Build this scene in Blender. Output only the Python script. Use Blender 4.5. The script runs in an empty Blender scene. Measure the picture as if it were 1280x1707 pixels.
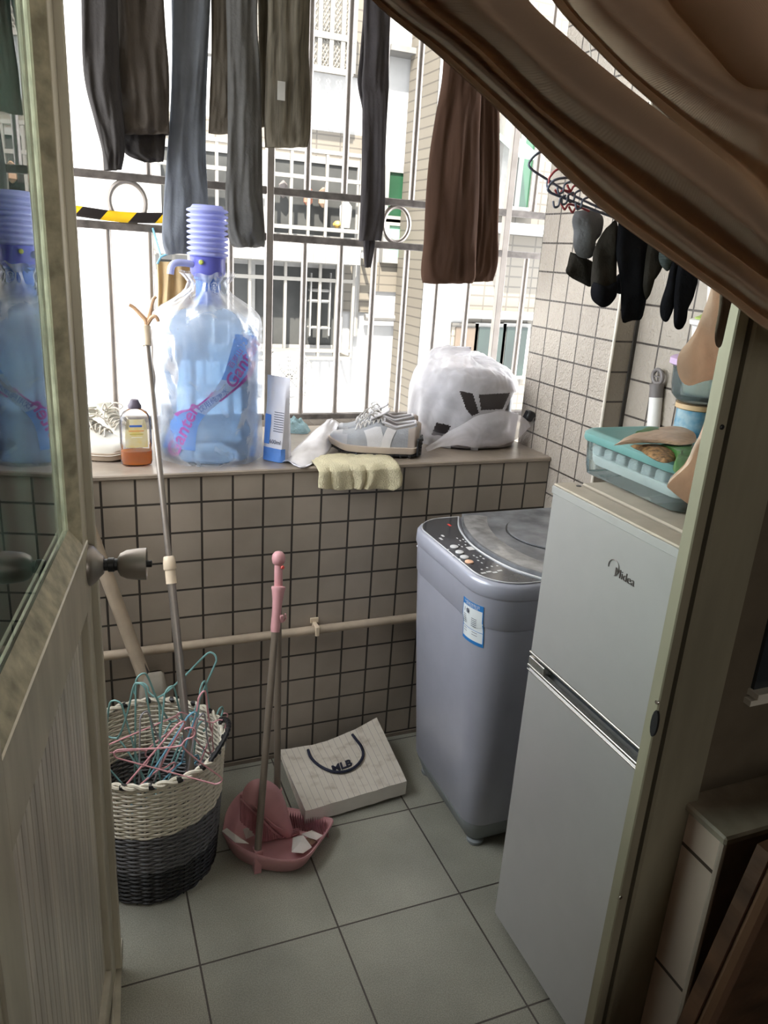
import bpy, bmesh, math, random
from mathutils import Vector, Matrix, noise
random.seed(7)
PI = math.pi
scene = bpy.context.scene
COL = scene.collection

# ------------------------------------------------------------------ camera, world, sun, exposure
CAM = Vector((-1.32620, -1.88073, 1.44157))
FPX = 1270.871
RX = Vector((0.92764675, -0.36820842, 0.06240252))
UX = Vector((0.06265426, 0.31816615, 0.94596234))
FX = Vector((0.36816567, 0.8736091, -0.31821562))
cd = bpy.data.cameras.new('camera'); cam = bpy.data.objects.new('camera', cd); COL.objects.link(cam)
m3 = Matrix((RX, UX, -FX)).transposed()
cam.matrix_world = Matrix.Translation(CAM) @ m3.to_4x4()
cd.sensor_fit = 'VERTICAL'; cd.sensor_height = 24.0; cd.lens = 24.0 * FPX / 1707.0
cd.clip_start = 0.02; cd.clip_end = 200
scene.camera = cam

w = bpy.data.worlds.new('sky'); scene.world = w; w.use_nodes = True
bg = w.node_tree.nodes['Background']
bg.inputs[0].default_value = (0.92, 0.955, 1.0, 1); bg.inputs[1].default_value = 5.0

sd = bpy.data.lights.new('sun', 'SUN'); sd.energy = 13.0; sd.angle = math.radians(1.0); sd.color = (1, 0.95, 0.86)
sun = bpy.data.objects.new('sun', sd); COL.objects.link(sun)
sun.rotation_euler = Vector((0.25, 0.62, -0.75)).to_track_quat('-Z', 'Y').to_euler()

ld = bpy.data.lights.new('room_fill_light', 'AREA'); ld.shape = 'RECTANGLE'; ld.size = 1.3; ld.size_y = 1.2  # added fill behind the camera
ld.energy = 6.5; ld.color = (1.0, 0.95, 0.88)
lo = bpy.data.objects.new('room_fill_light', ld); COL.objects.link(lo)
lo.location = (-1.2, -4.3, 1.8); lo.rotation_euler = (math.radians(90), 0, 0)

scene.view_settings.view_transform = 'Standard'
scene.view_settings.look = 'None'
scene.view_settings.gamma = 1.0
scene.view_settings.use_curve_mapping = False
scene.view_settings.exposure = 1.12
try:
    scene.cycles.use_denoising = True
    scene.cycles.max_bounces = 10; scene.cycles.diffuse_bounces = 6; scene.cycles.transparent_max_bounces = 24
    scene.cycles.sample_clamp_indirect = 8.0
    scene.cycles.caustics_reflective = False; scene.cycles.caustics_refractive = False
except Exception: pass

# ------------------------------------------------------------------ pixel -> world helpers (surveying the photo)
def ray(x, y):
    return (RX * ((x-640)/FPX) - UX * ((y-853.5)/FPX) + FX)
def at(x, y, **k):
    d = ray(x, y)
    for a, v in k.items():
        i = 'XYZ'.index(a); t = (v - CAM[i]) / d[i]
        return CAM + d*t
def at_cyl(x, y, cx, cy, R):
    d = ray(x, y); ox, oy = CAM.x-cx, CAM.y-cy
    a = d.x*d.x+d.y*d.y; b = 2*(ox*d.x+oy*d.y); c = ox*ox+oy*oy-R*R
    D = b*b-4*a*c
    if D < 0: D = 0
    t = (-b-math.sqrt(D))/(2*a)
    return CAM + d*t
H = 0.8976

# ------------------------------------------------------------------ materials
def newmat(name):
    m = bpy.data.materials.new(name); m.use_nodes = True
    return m, m.node_tree, m.node_tree.nodes['Principled BSDF']
def c4(c): return (c[0], c[1], c[2], 1)
def mat(name, col, rough=0.6, metal=0.0, var=0.12, vscale=18, bump=0.0, bscale=60, spec=None, trans=0.0,
        transl=0.0, alpha=1.0, sheen=0.0, coat=0.0, ior=1.45, col2=None, emit=None, stretch=None):
    m, nt, p = newmat(name)
    N, L = nt.nodes, nt.links
    p.inputs['Roughness'].default_value = rough
    p.inputs['Metallic'].default_value = metal
    if spec is not None: p.inputs['Specular IOR Level'].default_value = spec
    p.inputs['Transmission Weight'].default_value = trans
    p.inputs['IOR'].default_value = ior
    p.inputs['Alpha'].default_value = alpha
    p.inputs['Sheen Weight'].default_value = sheen
    p.inputs['Coat Weight'].default_value = coat
    tc = N.new('ShaderNodeTexCoord'); mp = N.new('ShaderNodeMapping')
    L.new(tc.outputs['Object'], mp.inputs[0])
    if stretch: mp.inputs['Scale'].default_value = stretch
    nz = N.new('ShaderNodeTexNoise'); nz.inputs['Scale'].default_value = vscale; nz.inputs['Detail'].default_value = 5
    L.new(mp.outputs[0], nz.inputs['Vector'])
    mx = N.new('ShaderNodeMix'); mx.data_type = 'RGBA'
    a = [max(0, v*(1-var)) for v in col]; b = [min(1, v*(1+var)) for v in col]
    if col2: a, b = col, col2
    mx.inputs['A'].default_value = c4(a); mx.inputs['B'].default_value = c4(b)
    rp = N.new('ShaderNodeMapRange'); rp.inputs[1].default_value = 0.3; rp.inputs[2].default_value = 0.7
    L.new(nz.outputs[0], rp.inputs[0]); L.new(rp.outputs[0], mx.inputs['Factor'])
    L.new(mx.outputs['Result'], p.inputs['Base Color'])
    if bump:
        n2 = N.new('ShaderNodeTexNoise'); n2.inputs['Scale'].default_value = bscale; n2.inputs['Detail'].default_value = 3
        L.new(mp.outputs[0], n2.inputs['Vector'])
        bp = N.new('ShaderNodeBump'); bp.inputs['Strength'].default_value = bump; bp.inputs['Distance'].default_value = 0.004
        L.new(n2.outputs[0], bp.inputs['Height']); L.new(bp.outputs[0], p.inputs['Normal'])
    if transl:
        tr = N.new('ShaderNodeBsdfTranslucent'); L.new(mx.outputs['Result'], tr.inputs[0])
        ms = N.new('ShaderNodeMixShader'); ms.inputs[0].default_value = transl
        L.new(p.outputs[0], ms.inputs[1]); L.new(tr.outputs[0], ms.inputs[2])
        L.new(ms.outputs[0], N['Material Output'].inputs[0])
    if emit:
        p.inputs['Emission Color'].default_value = c4(emit[0]); p.inputs['Emission Strength'].default_value = emit[1]
    return m
def tilemat(name, uaxis, vaxis, tw, th, u0, v0, c1, c2, grout, mortar=0.0025, emboss=0.0, escale=55, rough=0.35, speck=0.0, grime=0.25, gscale=4):
    m, nt, p = newmat(name); N, L = nt.nodes, nt.links
    g = N.new('ShaderNodeNewGeometry'); s = N.new('ShaderNodeSeparateXYZ'); L.new(g.outputs['Position'], s.inputs[0])
    cb = N.new('ShaderNodeCombineXYZ')
    for ax, off, slot in ((uaxis, u0, 0), (vaxis, v0, 1)):
        a = N.new('ShaderNodeMath'); a.operation = 'SUBTRACT'; a.inputs[1].default_value = off - 40*(tw if slot == 0 else th)
        L.new(s.outputs['XYZ'.index(ax)], a.inputs[0]); L.new(a.outputs[0], cb.inputs[slot])
    br = N.new('ShaderNodeTexBrick'); br.offset = 0.0; br.squash = 1.0
    br.inputs['Scale'].default_value = 1.0
    br.inputs['Brick Width'].default_value = tw; br.inputs['Row Height'].default_value = th
    br.inputs['Mortar Size'].default_value = mortar; br.inputs['Mortar Smooth'].default_value = 0.15
    br.inputs['Color1'].default_value = c4(c1); br.inputs['Color2'].default_value = c4(c2); br.inputs['Mortar'].default_value = c4(grout)
    br.inputs['Bias'].default_value = 0.0
    # wobble joints slightly
    L.new(cb.outputs[0], br.inputs['Vector'])
    nz = N.new('ShaderNodeTexNoise'); nz.inputs['Scale'].default_value = gscale; nz.inputs['Detail'].default_value = 8
    L.new(g.outputs['Position'], nz.inputs['Vector'])
    rp = N.new('ShaderNodeMapRange'); rp.inputs[1].default_value = 0.35; rp.inputs[2].default_value = 0.7
    rp.inputs[3].default_value = 1.0; rp.inputs[4].default_value = 1.0-grime
    L.new(nz.outputs[0], rp.inputs[0])
    mu = N.new('ShaderNodeVectorMath'); mu.operation = 'MULTIPLY'
    L.new(br.outputs['Color'], mu.inputs[0]); L.new(rp.outputs[0], mu.inputs[1])
    last = mu.outputs[0]
    if speck:
        n3 = N.new('ShaderNodeTexNoise'); n3.inputs['Scale'].default_value = 420; n3.inputs['Detail'].default_value = 2
        L.new(g.outputs['Position'], n3.inputs['Vector'])
        r3 = N.new('ShaderNodeMapRange'); r3.inputs[1].default_value = 0.35; r3.inputs[2].default_value = 0.65
        r3.inputs[3].default_value = 1-speck; r3.inputs[4].default_value = 1+speck
        L.new(n3.outputs[0], r3.inputs[0])
        m2 = N.new('ShaderNodeVectorMath'); m2.operation = 'MULTIPLY'; L.new(last, m2.inputs[0]); L.new(r3.outputs[0], m2.inputs[1]); last = m2.outputs[0]
    L.new(last, p.inputs['Base Color']); p.inputs['Roughness'].default_value = rough
    inv = N.new('ShaderNodeMath'); inv.operation = 'SUBTRACT'; inv.inputs[0].default_value = 1.0; L.new(br.outputs['Fac'], inv.inputs[1])
    hgt = inv.outputs[0]
    if emboss:
        n4 = N.new('ShaderNodeTexNoise'); n4.inputs['Scale'].default_value = escale; n4.inputs['Detail'].default_value = 1.5; n4.inputs['Distortion'].default_value = 1.2
        L.new(g.outputs['Position'], n4.inputs['Vector'])
        mm = N.new('ShaderNodeMath'); mm.operation = 'MULTIPLY_ADD'; mm.inputs[1].default_value = emboss
        L.new(n4.outputs[0], mm.inputs[0]); L.new(hgt, mm.inputs[2]); hgt = mm.outputs[0]
    bp = N.new('ShaderNodeBump'); bp.inputs['Strength'].default_value = 0.7; bp.inputs['Distance'].default_value = 0.002
    L.new(hgt, bp.inputs['Height']); L.new(bp.outputs[0], p.inputs['Normal'])
    return m
def thin(name, tint, base, opac, rough=0.15, transl=0.5, bump=0.0, bscale=30, gloss=1.0):
    """thin clear or milky plastic: see-through, diffusing and glossy together"""
    m = bpy.data.materials.new(name); m.use_nodes = True; nt = m.node_tree; N, L = nt.nodes, nt.links
    N.remove(N['Principled BSDF'])
    t = N.new('ShaderNodeBsdfTransparent'); t.inputs[0].default_value = c4(tint)
    d = N.new('ShaderNodeBsdfDiffuse'); d.inputs[0].default_value = c4(base)
    l = N.new('ShaderNodeBsdfTranslucent'); l.inputs[0].default_value = c4(base)
    g = N.new('ShaderNodeBsdfGlossy'); g.inputs['Roughness'].default_value = rough
    a = N.new('ShaderNodeMixShader'); a.inputs[0].default_value = transl; L.new(d.outputs[0], a.inputs[1]); L.new(l.outputs[0], a.inputs[2])
    b = N.new('ShaderNodeMixShader'); b.inputs[0].default_value = opac; L.new(t.outputs[0], b.inputs[1]); L.new(a.outputs[0], b.inputs[2])
    c = N.new('ShaderNodeMixShader'); L.new(b.outputs[0], c.inputs[1]); L.new(g.outputs[0], c.inputs[2])
    lw = N.new('ShaderNodeFresnel'); lw.inputs[0].default_value = 1.45
    gm_ = N.new('ShaderNodeMath'); gm_.operation = 'MULTIPLY'; gm_.inputs[1].default_value = gloss; L.new(lw.outputs[0], gm_.inputs[0]); L.new(gm_.outputs[0], c.inputs[0])
    if bump:
        tc = N.new('ShaderNodeTexCoord'); n = N.new('ShaderNodeTexNoise'); n.inputs['Scale'].default_value = bscale; n.inputs['Detail'].default_value = 4
        n.inputs['Distortion'].default_value = 1.0
        L.new(tc.outputs['Object'], n.inputs['Vector'])
        rp = N.new('ShaderNodeMapRange'); rp.inputs[1].default_value = .35; rp.inputs[2].default_value = .7
        lo_, hi_ = (0.45, 1.6) if opac < .5 else (0.86, 1.18)
        rp.inputs[3].default_value = max(0, opac*lo_); rp.inputs[4].default_value = min(1, opac*hi_)
        L.new(n.outputs[0], rp.inputs[0]); L.new(rp.outputs[0], b.inputs[0])
        bp = N.new('ShaderNodeBump'); bp.inputs['Strength'].default_value = bump; bp.inputs['Distance'].default_value = 0.006
        L.new(n.outputs[0], bp.inputs['Height'])
        for q in (d, g, lw): L.new(bp.outputs[0], q.inputs['Normal'])
    L.new(c.outputs[0], N['Material Output'].inputs[0])
    return m

# ------------------------------------------------------------------ mesh helpers
class MB:
    def __init__(s): s.v = []; s.f = []
    def add(s, vs, fs):
        n = len(s.v); s.v += [Vector(v) for v in vs]; s.f += [tuple(i+n for i in f) for f in fs]; return s
    def box(s, a, b, bev=0.0):
        x0, y0, z0 = [min(p, q) for p, q in zip(a, b)]; x1, y1, z1 = [max(p, q) for p, q in zip(a, b)]
        e = min(bev, (x1-x0)*.49, (y1-y0)*.49, (z1-z0)*.49)
        if e <= 0:
            return s.add([(x0,y0,z0),(x1,y0,z0),(x1,y1,z0),(x0,y1,z0),(x0,y0,z1),(x1,y0,z1),(x1,y1,z1),(x0,y1,z1)],
                [(0,3,2,1),(4,5,6,7),(0,1,5,4),(1,2,6,5),(2,3,7,6),(3,0,4,7)])
        vs = []; idx = {}
        for i, X in enumerate((x0, x1)):
            for j, Y in enumerate((y0, y1)):
                for k, Z in enumerate((z0, z1)):
                    sx, sy, sz = (1 if i == 0 else -1), (1 if j == 0 else -1), (1 if k == 0 else -1)
                    for ax in range(3):
                        o = [sx*e, sy*e, sz*e]; o[ax] = 0
                        idx[(i, j, k, ax)] = len(vs); vs.append((X+o[0], Y+o[1], Z+o[2]))
        I = idx; fs = []
        for i in (0, 1):
            fs.append([I[(i,0,0,0)], I[(i,1,0,0)], I[(i,1,1,0)], I[(i,0,1,0)]])
            fs.append([I[(0,i,0,1)], I[(1,i,0,1)], I[(1,i,1,1)], I[(0,i,1,1)]])
            fs.append([I[(0,0,i,2)], I[(1,0,i,2)], I[(1,1,i,2)], I[(0,1,i,2)]])
            for j in (0, 1):
                fs.append([I[(i,j,0,0)], I[(i,j,1,0)], I[(i,j,1,1)], I[(i,j,0,1)]])
                fs.append([I[(i,0,j,0)], I[(i,1,j,0)], I[(i,1,j,2)], I[(i,0,j,2)]])
                fs.append([I[(0,i,j,1)], I[(1,i,j,1)], I[(1,i,j,2)], I[(0,i,j,2)]])
                for k in (0, 1): fs.append([I[(i,j,k,0)], I[(i,j,k,1)], I[(i,j,k,2)]])
        return s.add(vs, fs)
    def tube(s, pts, r, n=10, closed=False, cap=True):
        pts = [Vector(p) for p in pts]; m = len(pts)
        rr = r if isinstance(r, (list, tuple)) else [r]*m
        rings = []; up = None
        for i, p in enumerate(pts):
            if closed: t = pts[(i+1) % m]-pts[i-1]
            else: t = pts[min(i+1, m-1)]-pts[max(i-1, 0)]
            if t.length < 1e-9: t = Vector((0, 0, 1))
            t.normalize()
            if up is None:
                up = Vector((0, 0, 1)) if abs(t.z) < .9 else Vector((1, 0, 0))
            u = (up - t*up.dot(t))
            if u.length < 1e-6: u = t.orthogonal()
            u.normalize(); vv = t.cross(u); up = u
            rings.append([p + (u*math.cos(2*PI*k/n)+vv*math.sin(2*PI*k/n))*rr[i] for k in range(n)])
        vs = [q for rg in rings for q in rg]; fs = []
        R = m if closed else m-1
        for i in range(R):
            a, b = i*n, ((i+1) % m)*n
            for k in range(n): fs.append((a+k, a+(k+1) % n, b+(k+1) % n, b+k))
        if cap and not closed:
            fs.append(tuple(range(n-1, -1, -1))); fs.append(tuple((m-1)*n+k for k in range(n)))
        return s.add(vs, fs)
    def lathe(s, prof, c=(0, 0, 0), n=32, axis=None, cap0=True, cap1=True):
        """prof: list of (r, h) along the axis"""
        c = Vector(c)
        q = Vector((0, 0, 1)).rotation_difference(Vector(axis).normalized()) if axis is not None else None
        vs = []
        for r, h in prof:
            for k in range(n):
                v = Vector((r*math.cos(2*PI*k/n), r*math.sin(2*PI*k/n), h))
                if q: v = q @ v
                vs.append(c+v)
        fs = []
        for i in range(len(prof)-1):
            for k in range(n): fs.append((i*n+k, i*n+(k+1) % n, (i+1)*n+(k+1) % n, (i+1)*n+k))
        if cap0: fs.append(tuple(range(n-1, -1, -1)))
        if cap1: fs.append(tuple((len(prof)-1)*n+k for k in range(n)))
        return s.add(vs, fs)
    def grid(s, fn, nu, nv, cu=False, cv=False):
        vs = [fn(i/(nu if cu else nu-1), j/(nv if cv else nv-1)) for i in range(nu) for j in range(nv)]
        fs = []
        for i in range(nu if cu else nu-1):
            for j in range(nv if cv else nv-1):
                a, b = i, (i+1) % nu; c, d = j, (j+1) % nv
                fs.append((a*nv+c, b*nv+c, b*nv+d, a*nv+d))
        return s.add(vs, fs)
    def prism(s, poly, d):
        """poly: 3D loop, d: extrusion vector"""
        poly = [Vector(p) for p in poly]; n = len(poly); d = Vector(d)
        return s.add(poly+[p+d for p in poly], [tuple(range(n-1, -1, -1)), tuple(range(n, 2*n))]+[(i, (i+1) % n, n+(i+1) % n, n+i) for i in range(n)])
    def rbox(s, x0, y0, x1, y1, rings, rad, n=6):
        """rounded-rectangle loft: rings = [(z, inset)]"""
        vs = []; M = 4*(n+1)
        for z, ins in rings:
            r = max(rad-ins, 0.001)
            for (cx, cy, a0) in ((x1-ins-r, y1-ins-r, 0), (x0+ins+r, y1-ins-r, PI/2), (x0+ins+r, y0+ins+r, PI), (x1-ins-r, y0+ins+r, 1.5*PI)):
                for k in range(n+1):
                    a = a0+PI/2*k/n; vs.append((cx+r*math.cos(a), cy+r*math.sin(a), z))
        fs = [(i*M+k, i*M+(k+1) % M, (i+1)*M+(k+1) % M, (i+1)*M+k) for i in range(len(rings)-1) for k in range(M)]
        fs.append(tuple(range(M-1, -1, -1))); fs.append(tuple((len(rings)-1)*M+k for k in range(M)))
        return s.add(vs, fs)
    def xf(s, M):
        s.v = [M @ v for v in s.v]; return s
    def build(s, name, m, parent=None, smooth=True, world=True, angle=40, solid=0, sub=0):
        me = bpy.data.meshes.new(name)
        o0 = Vector((0, 0, 0))
        if parent is not None and world: o0 = origin(parent)
        me.from_pydata([v-o0 for v in s.v], [], s.f); me.validate(); me.update()
        if m: me.materials.append(m)
        o = bpy.data.objects.new(name, me); COL.objects.link(o)
        if parent is not None: o.parent = parent
        bm = bmesh.new(); bm.from_mesh(me)
        bmesh.ops.recalc_face_normals(bm, faces=bm.faces)
        if smooth:
            for f in bm.faces: f.smooth = True
            for e in bm.edges:
                if len(e.link_faces) == 2 and e.calc_face_angle(0) > math.radians(angle): e.smooth = False
        bm.to_mesh(me); bm.free()
        if solid:
            md = o.modifiers.new('thickness', 'SOLIDIFY'); md.thickness = solid; md.offset = 0
        if sub:
            md = o.modifiers.new('smooth', 'SUBSURF'); md.levels = sub; md.render_levels = sub
        return o
def origin(o):
    v = Vector(o.location)
    if o.parent is not None: v = v + origin(o.parent)
    return v
def thing(name, label, cat, loc=(0, 0, 0), group=None, kind=None):
    o = bpy.data.objects.new(name, None); COL.objects.link(o); o.location = loc; o.empty_display_size = .05
    return tag(o, label, cat, group, kind)
def tag(o, label, cat, group=None, kind=None):
    if label: o['label'] = label
    if cat: o['category'] = cat
    if group: o['group'] = group
    if kind: o['kind'] = kind
    return o
def struct(o): o['kind'] = 'structure'; return o
def lab(o, l): o['label'] = l; return o
def base_origin(o):
    """put the origin of a single-mesh thing at its base"""
    me = o.data; vs = [v.co for v in me.vertices]
    c = Vector(((min(v.x for v in vs)+max(v.x for v in vs))/2, (min(v.y for v in vs)+max(v.y for v in vs))/2, min(v.z for v in vs)))
    for v in me.vertices: v.co = v.co-c
    o.location = c
    return o
def cat_rom(pts, n):
    """smooth resample of a list of tuples"""
    pts = [tuple(p) for p in pts]; m = len(pts); out = []
    for i in range(n):
        t = i/(n-1)*(m-1); k = min(int(t), m-2); f = t-k
        p0, p1, p2, p3 = pts[max(k-1, 0)], pts[k], pts[k+1], pts[min(k+2, m-1)]
        out.append(tuple(0.5*((2*b)+(-a+c)*f+(2*a-5*b+4*c-d)*f*f+(-a+3*b-3*c+d)*f**3) for a, b, c, d in zip(p0, p1, p2, p3)))
    return out
def text_mesh(txt, size=1.0, bold=0.0, shear=0.0, extrude=0.0):
    cu = bpy.data.curves.new('lettering', 'FONT'); cu.body = txt; cu.size = size; cu.offset = bold; cu.shear = shear
    cu.resolution_u = 3; cu.align_x = 'CENTER'; cu.align_y = 'CENTER'; cu.extrude = extrude
    ob = bpy.data.objects.new('lettering', cu); COL.objects.link(ob)
    bpy.context.view_layer.update()
    dg = bpy.context.evaluated_depsgraph_get()
    me = bpy.data.meshes.new_from_object(ob.evaluated_get(dg))
    vs = [v.co.copy() for v in me.vertices]; fs = [tuple(p.vertices) for p in me.polygons]
    bpy.data.objects.remove(ob); bpy.data.curves.remove(cu); bpy.data.meshes.remove(me)
    return vs, fs
def text_on(mb, txt, size, O, U, V, off=0.0, **k):
    """flat lettering laid on a plane through O spanned by U (reading) and V (up)"""
    vs, fs = text_mesh(txt, size, **k); O, U, V = Vector(O), Vector(U).normalized(), Vector(V).normalized(); n = U.cross(V)
    mb.add([O+U*v.x+V*v.y+n*(off+v.z) for v in vs], fs); return mb
def nz(x, y, z, s=1.0): return noise.noise(Vector((x*s, y*s, z*s)))

# shared materials
M = {}
M['tile_wall'] = tilemat('parapet_tiles', 'X', 'Z', .08, .08024, 0, H, (.39,.335,.275), (.34,.295,.245), (.045,.038,.032), .0030, emboss=.25, escale=70, rough=.42, grime=.3)
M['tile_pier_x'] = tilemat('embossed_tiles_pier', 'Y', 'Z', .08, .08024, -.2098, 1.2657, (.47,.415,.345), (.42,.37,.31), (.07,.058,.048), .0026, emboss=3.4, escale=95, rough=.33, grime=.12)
M['tile_pier_y'] = tilemat('embossed_tiles_pier_side', 'X', 'Z', .08, .08024, 0.0, 1.2657, (.36,.315,.26), (.33,.29,.24), (.06,.05,.042), .0026, emboss=1.6, escale=75, rough=.35, grime=.15)  # same pier tile, shade of the inward side put into the colour
M['tile_right'] = tilemat('embossed_tiles_wall', 'Y', 'Z', .0975, .0975, -.30, 1.2657, (.40,.355,.295), (.36,.32,.265), (.06,.05,.042), .0028, emboss=2.0, escale=70, rough=.35, grime=.15)
M['floor'] = tilemat('floor_tiles', 'X', 'Y', .3072, .3072, -.8463, -.6362, (.335,.325,.27), (.295,.29,.24), (.065,.055,.045), .0022, rough=.42, speck=.22, grime=.28, gscale=5)
M['stone'] = mat('sill_stone', (.27,.225,.18), .28, var=.2, vscale=9, bump=.15)
M['stone_edge'] = mat('sill_edge', (.20,.165,.13), .6)
M['plaster'] = mat('white_plaster', (.62,.60,.55), .8, bump=.1)
M['alu'] = mat('door_aluminium', (.56,.52,.42), .42, metal=.35, var=.18, vscale=7, stretch=(3,3,.6))
M['alu_dark'] = mat('groove_shade', (.05,.045,.035), .7)  # dark colour stands in for the shade in the frame gap
M['steel'] = mat('stainless_steel', (.30,.27,.245), .38, metal=.75, var=.12)
M['steel_d'] = mat('stained_steel', (.13,.115,.105), .45, metal=.5, var=.4, vscale=30)
M['chrome'] = mat('chrome', (.75,.73,.70), .18, metal=1)
M['black'] = mat('black_plastic', (.015,.015,.017), .4)
M['white'] = mat('white_plastic', (.78,.77,.74), .35, var=.04)
M['cream'] = mat('cream_plastic', (.66,.55,.41), .45)
M['pink'] = mat('pink_plastic', (.50,.26,.27), .42, var=.08)
M['pinkd'] = mat('pink_bristle', (.36,.15,.17), .7, var=.25, vscale=200, stretch=(1,1,.05))
M['taupe'] = mat('taupe_tube', (.17,.14,.11), .38, metal=.2, var=.06)
M['pvc'] = mat('pvc_pipe', (.40,.33,.25), .55, var=.2, vscale=12)

# ================================================================== SETTING
def slab(name, a, b, m, bev=0): return struct(MB().box(a, b, bev).build(name, m, smooth=False))
slab('floor', (-1.80, -1.25, -.12), (.20, .02, 0), M['floor'])
M['room_floor'] = mat('room_floor_tile', (.20,.17,.13), .5)
slab('floor_room', (-3.2, -4.6, -.12), (1.6, -1.2501, 0.0), M['room_floor'])
slab('wall_front', (-1.80, 0, 0), (0.0, .10, H-.013), M['tile_wall'])
slab('wall_front_core', (-1.80, .10, -.4), (0.0, .50, H-.014), M['plaster'])
slab('trim_1', (-1.80, -.006, H-.013), (0.0, .49, H), M['stone'], .003)
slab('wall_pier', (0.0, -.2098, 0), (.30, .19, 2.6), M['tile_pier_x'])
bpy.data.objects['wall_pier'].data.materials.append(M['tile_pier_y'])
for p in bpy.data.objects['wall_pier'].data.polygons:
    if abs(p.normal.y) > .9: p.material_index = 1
M['edge_highlight'] = mat('corner_highlight', (.72,.67,.58), .4)
struct(MB().tube([(0.001, -.2088, 0), (0.001, -.2088, 2.6)], .004, 8).build('trim_2', M['edge_highlight']))  # pale strip painted in for the highlight along the pier edge
slab('wall_right', (.070, -1.25, 0), (.22, -.20, 2.6), M['tile_right'])
M['dark_strip'] = mat('dark_corner_strip', (.05,.045,.04), .7)
slab('trim_3', (.060, -.2145, 0), (.0745, -.205, 2.6), M['dark_strip'])  # dark strip down the inner corner of pier and wall
slab('wall_left', (-1.92, -1.25, 0), (-1.80, .55, 1.05), M['tile_right'])  # unseen end wall, left open above to let daylight in from the left
slab('trim_7', (-1.92, -1.25, 2.35), (-1.80, .55, 2.6), M['plaster'])
slab('ceiling', (-1.92, -1.40, 2.6), (.45, .75, 2.72), M['plaster'])
# wall between room and balcony, with the doorway
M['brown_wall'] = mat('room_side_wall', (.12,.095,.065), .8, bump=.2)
M['room_wall'] = mat('room_wall_paint', (.34,.29,.23), .85, bump=.1)
slab('wall_back_left', (-3.2, -1.40, 0), (-1.475, -1.25, 2.6), M['room_wall'])
slab('wall_back_top', (-1.475, -1.40, 2.08), (1.6, -1.25, 2.6), M['room_wall'])
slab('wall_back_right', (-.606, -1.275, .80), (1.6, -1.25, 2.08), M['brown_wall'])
slab('wall_room_left', (-3.3, -4.6, 0), (-3.2, -1.25, 2.6), M['room_wall'])
slab('wall_room_right', (1.6, -4.6, 0), (1.7, -1.25, 2.6), M['room_wall'])
slab('wall_room_back', (-3.3, -4.7, 0), (1.7, -4.6, 2.6), M['room_wall'])
slab('ceiling_room', (-3.3, -4.7, 2.6), (1.7, -1.40, 2.72), M['plaster'])
slab('ceiling_edge', (.45, -1.40, 2.6), (1.7, -1.25, 2.72), M['plaster'])
# tiled low wall right of the doorway, room side
M['lowwall'] = tilemat('low_wall_tiles', 'Y', 'Z', .30, .20, -1.36, .735, (.76,.60,.50), (.72,.57,.48), (.10,.07,.055), .003, rough=.4, grime=.2)
M['lowwall_f'] = mat('low_wall_front', (.20,.14,.10), .6, bump=.2)  # front of the tiled wall, its shade painted into a darker colour
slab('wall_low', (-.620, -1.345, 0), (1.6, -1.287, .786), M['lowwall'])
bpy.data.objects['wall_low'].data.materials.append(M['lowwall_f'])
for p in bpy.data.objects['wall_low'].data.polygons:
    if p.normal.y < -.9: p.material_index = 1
M['lowtop'] = mat('low_wall_ledge', (.30,.25,.19), .45, var=.4, vscale=14, bump=.3)
slab('trim_4', (-.627, -1.353, .786), (1.6, -1.262, .799), M['lowtop'], .003)
struct(MB().tube([(-.6195, -1.3455, 0), (-.6195, -1.3455, .786)], .0045, 8).build('trim_5', mat('tile_edge_strip', (.50,.40,.33), .5)))
# aluminium frame of the doorway
fr = struct(bpy.data.objects.new('door_frame', None)); COL.objects.link(fr); fr.location = (-.70, -1.27, 0); fr.name = 'trim_6'
M['jamb'] = mat('jamb_aluminium', (.29,.262,.19), .5, metal=.2, var=.16, vscale=7, stretch=(3,3,.6))  # door aluminium darkened in colour to hold down the light on this jamb
MB().box((-.708, -1.286, 0), (-.692, -1.268, 2.08), .0015).build('frame_stop', M['jamb'], fr, smooth=False)
MB().box((-.692, -1.272, 0), (-.682, -1.262, 2.08)).build('frame_groove', M['alu_dark'], fr, smooth=False)
MB().box((-.683, -1.286, 0), (-.606, -1.262, 2.08), .003).build('frame_jamb', M['jamb'], fr, smooth=False)
MB().box((-1.475, -1.30, 0), (-1.425, -1.25, 2.08), .003).build('frame_jamb', M['alu'], fr, smooth=False)
MB().box((-1.475, -1.30, 2.04), (-.584, -1.25, 2.085), .003).build('frame_head', M['alu'], fr, smooth=False)
for y0, zz in ((1195, None),):
    p = at(1090, 1206, X=-.7085)
    bm_ = MB(); n = 14
    pl = [(-.7088, p.y+.0055*math.cos(2*PI*k/n), p.z+.018*math.sin(2*PI*k/n)) for k in range(n)]
    bm_.prism(pl, (.003, 0, 0)); bm_.build('latch_hole', M['black'], fr)
    MB().lathe([(.003,0),(.0025,.0015)], (-.708, p.y+.002, p.z+.028), 10, (-1,0,0)).build('screw', M['chrome'], fr)
for (x, y) in ((1034, 1496), (1203, 712)):
    p = at(x, y, Y=-1.286); MB().lathe([(.0030,0),(.0027,.0012),(.001,.002)], (p.x, -1.286, p.z), 12, (0,-1,0)).build('screw', M['chrome'] if y > 1000 else M['black'], fr)
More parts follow.
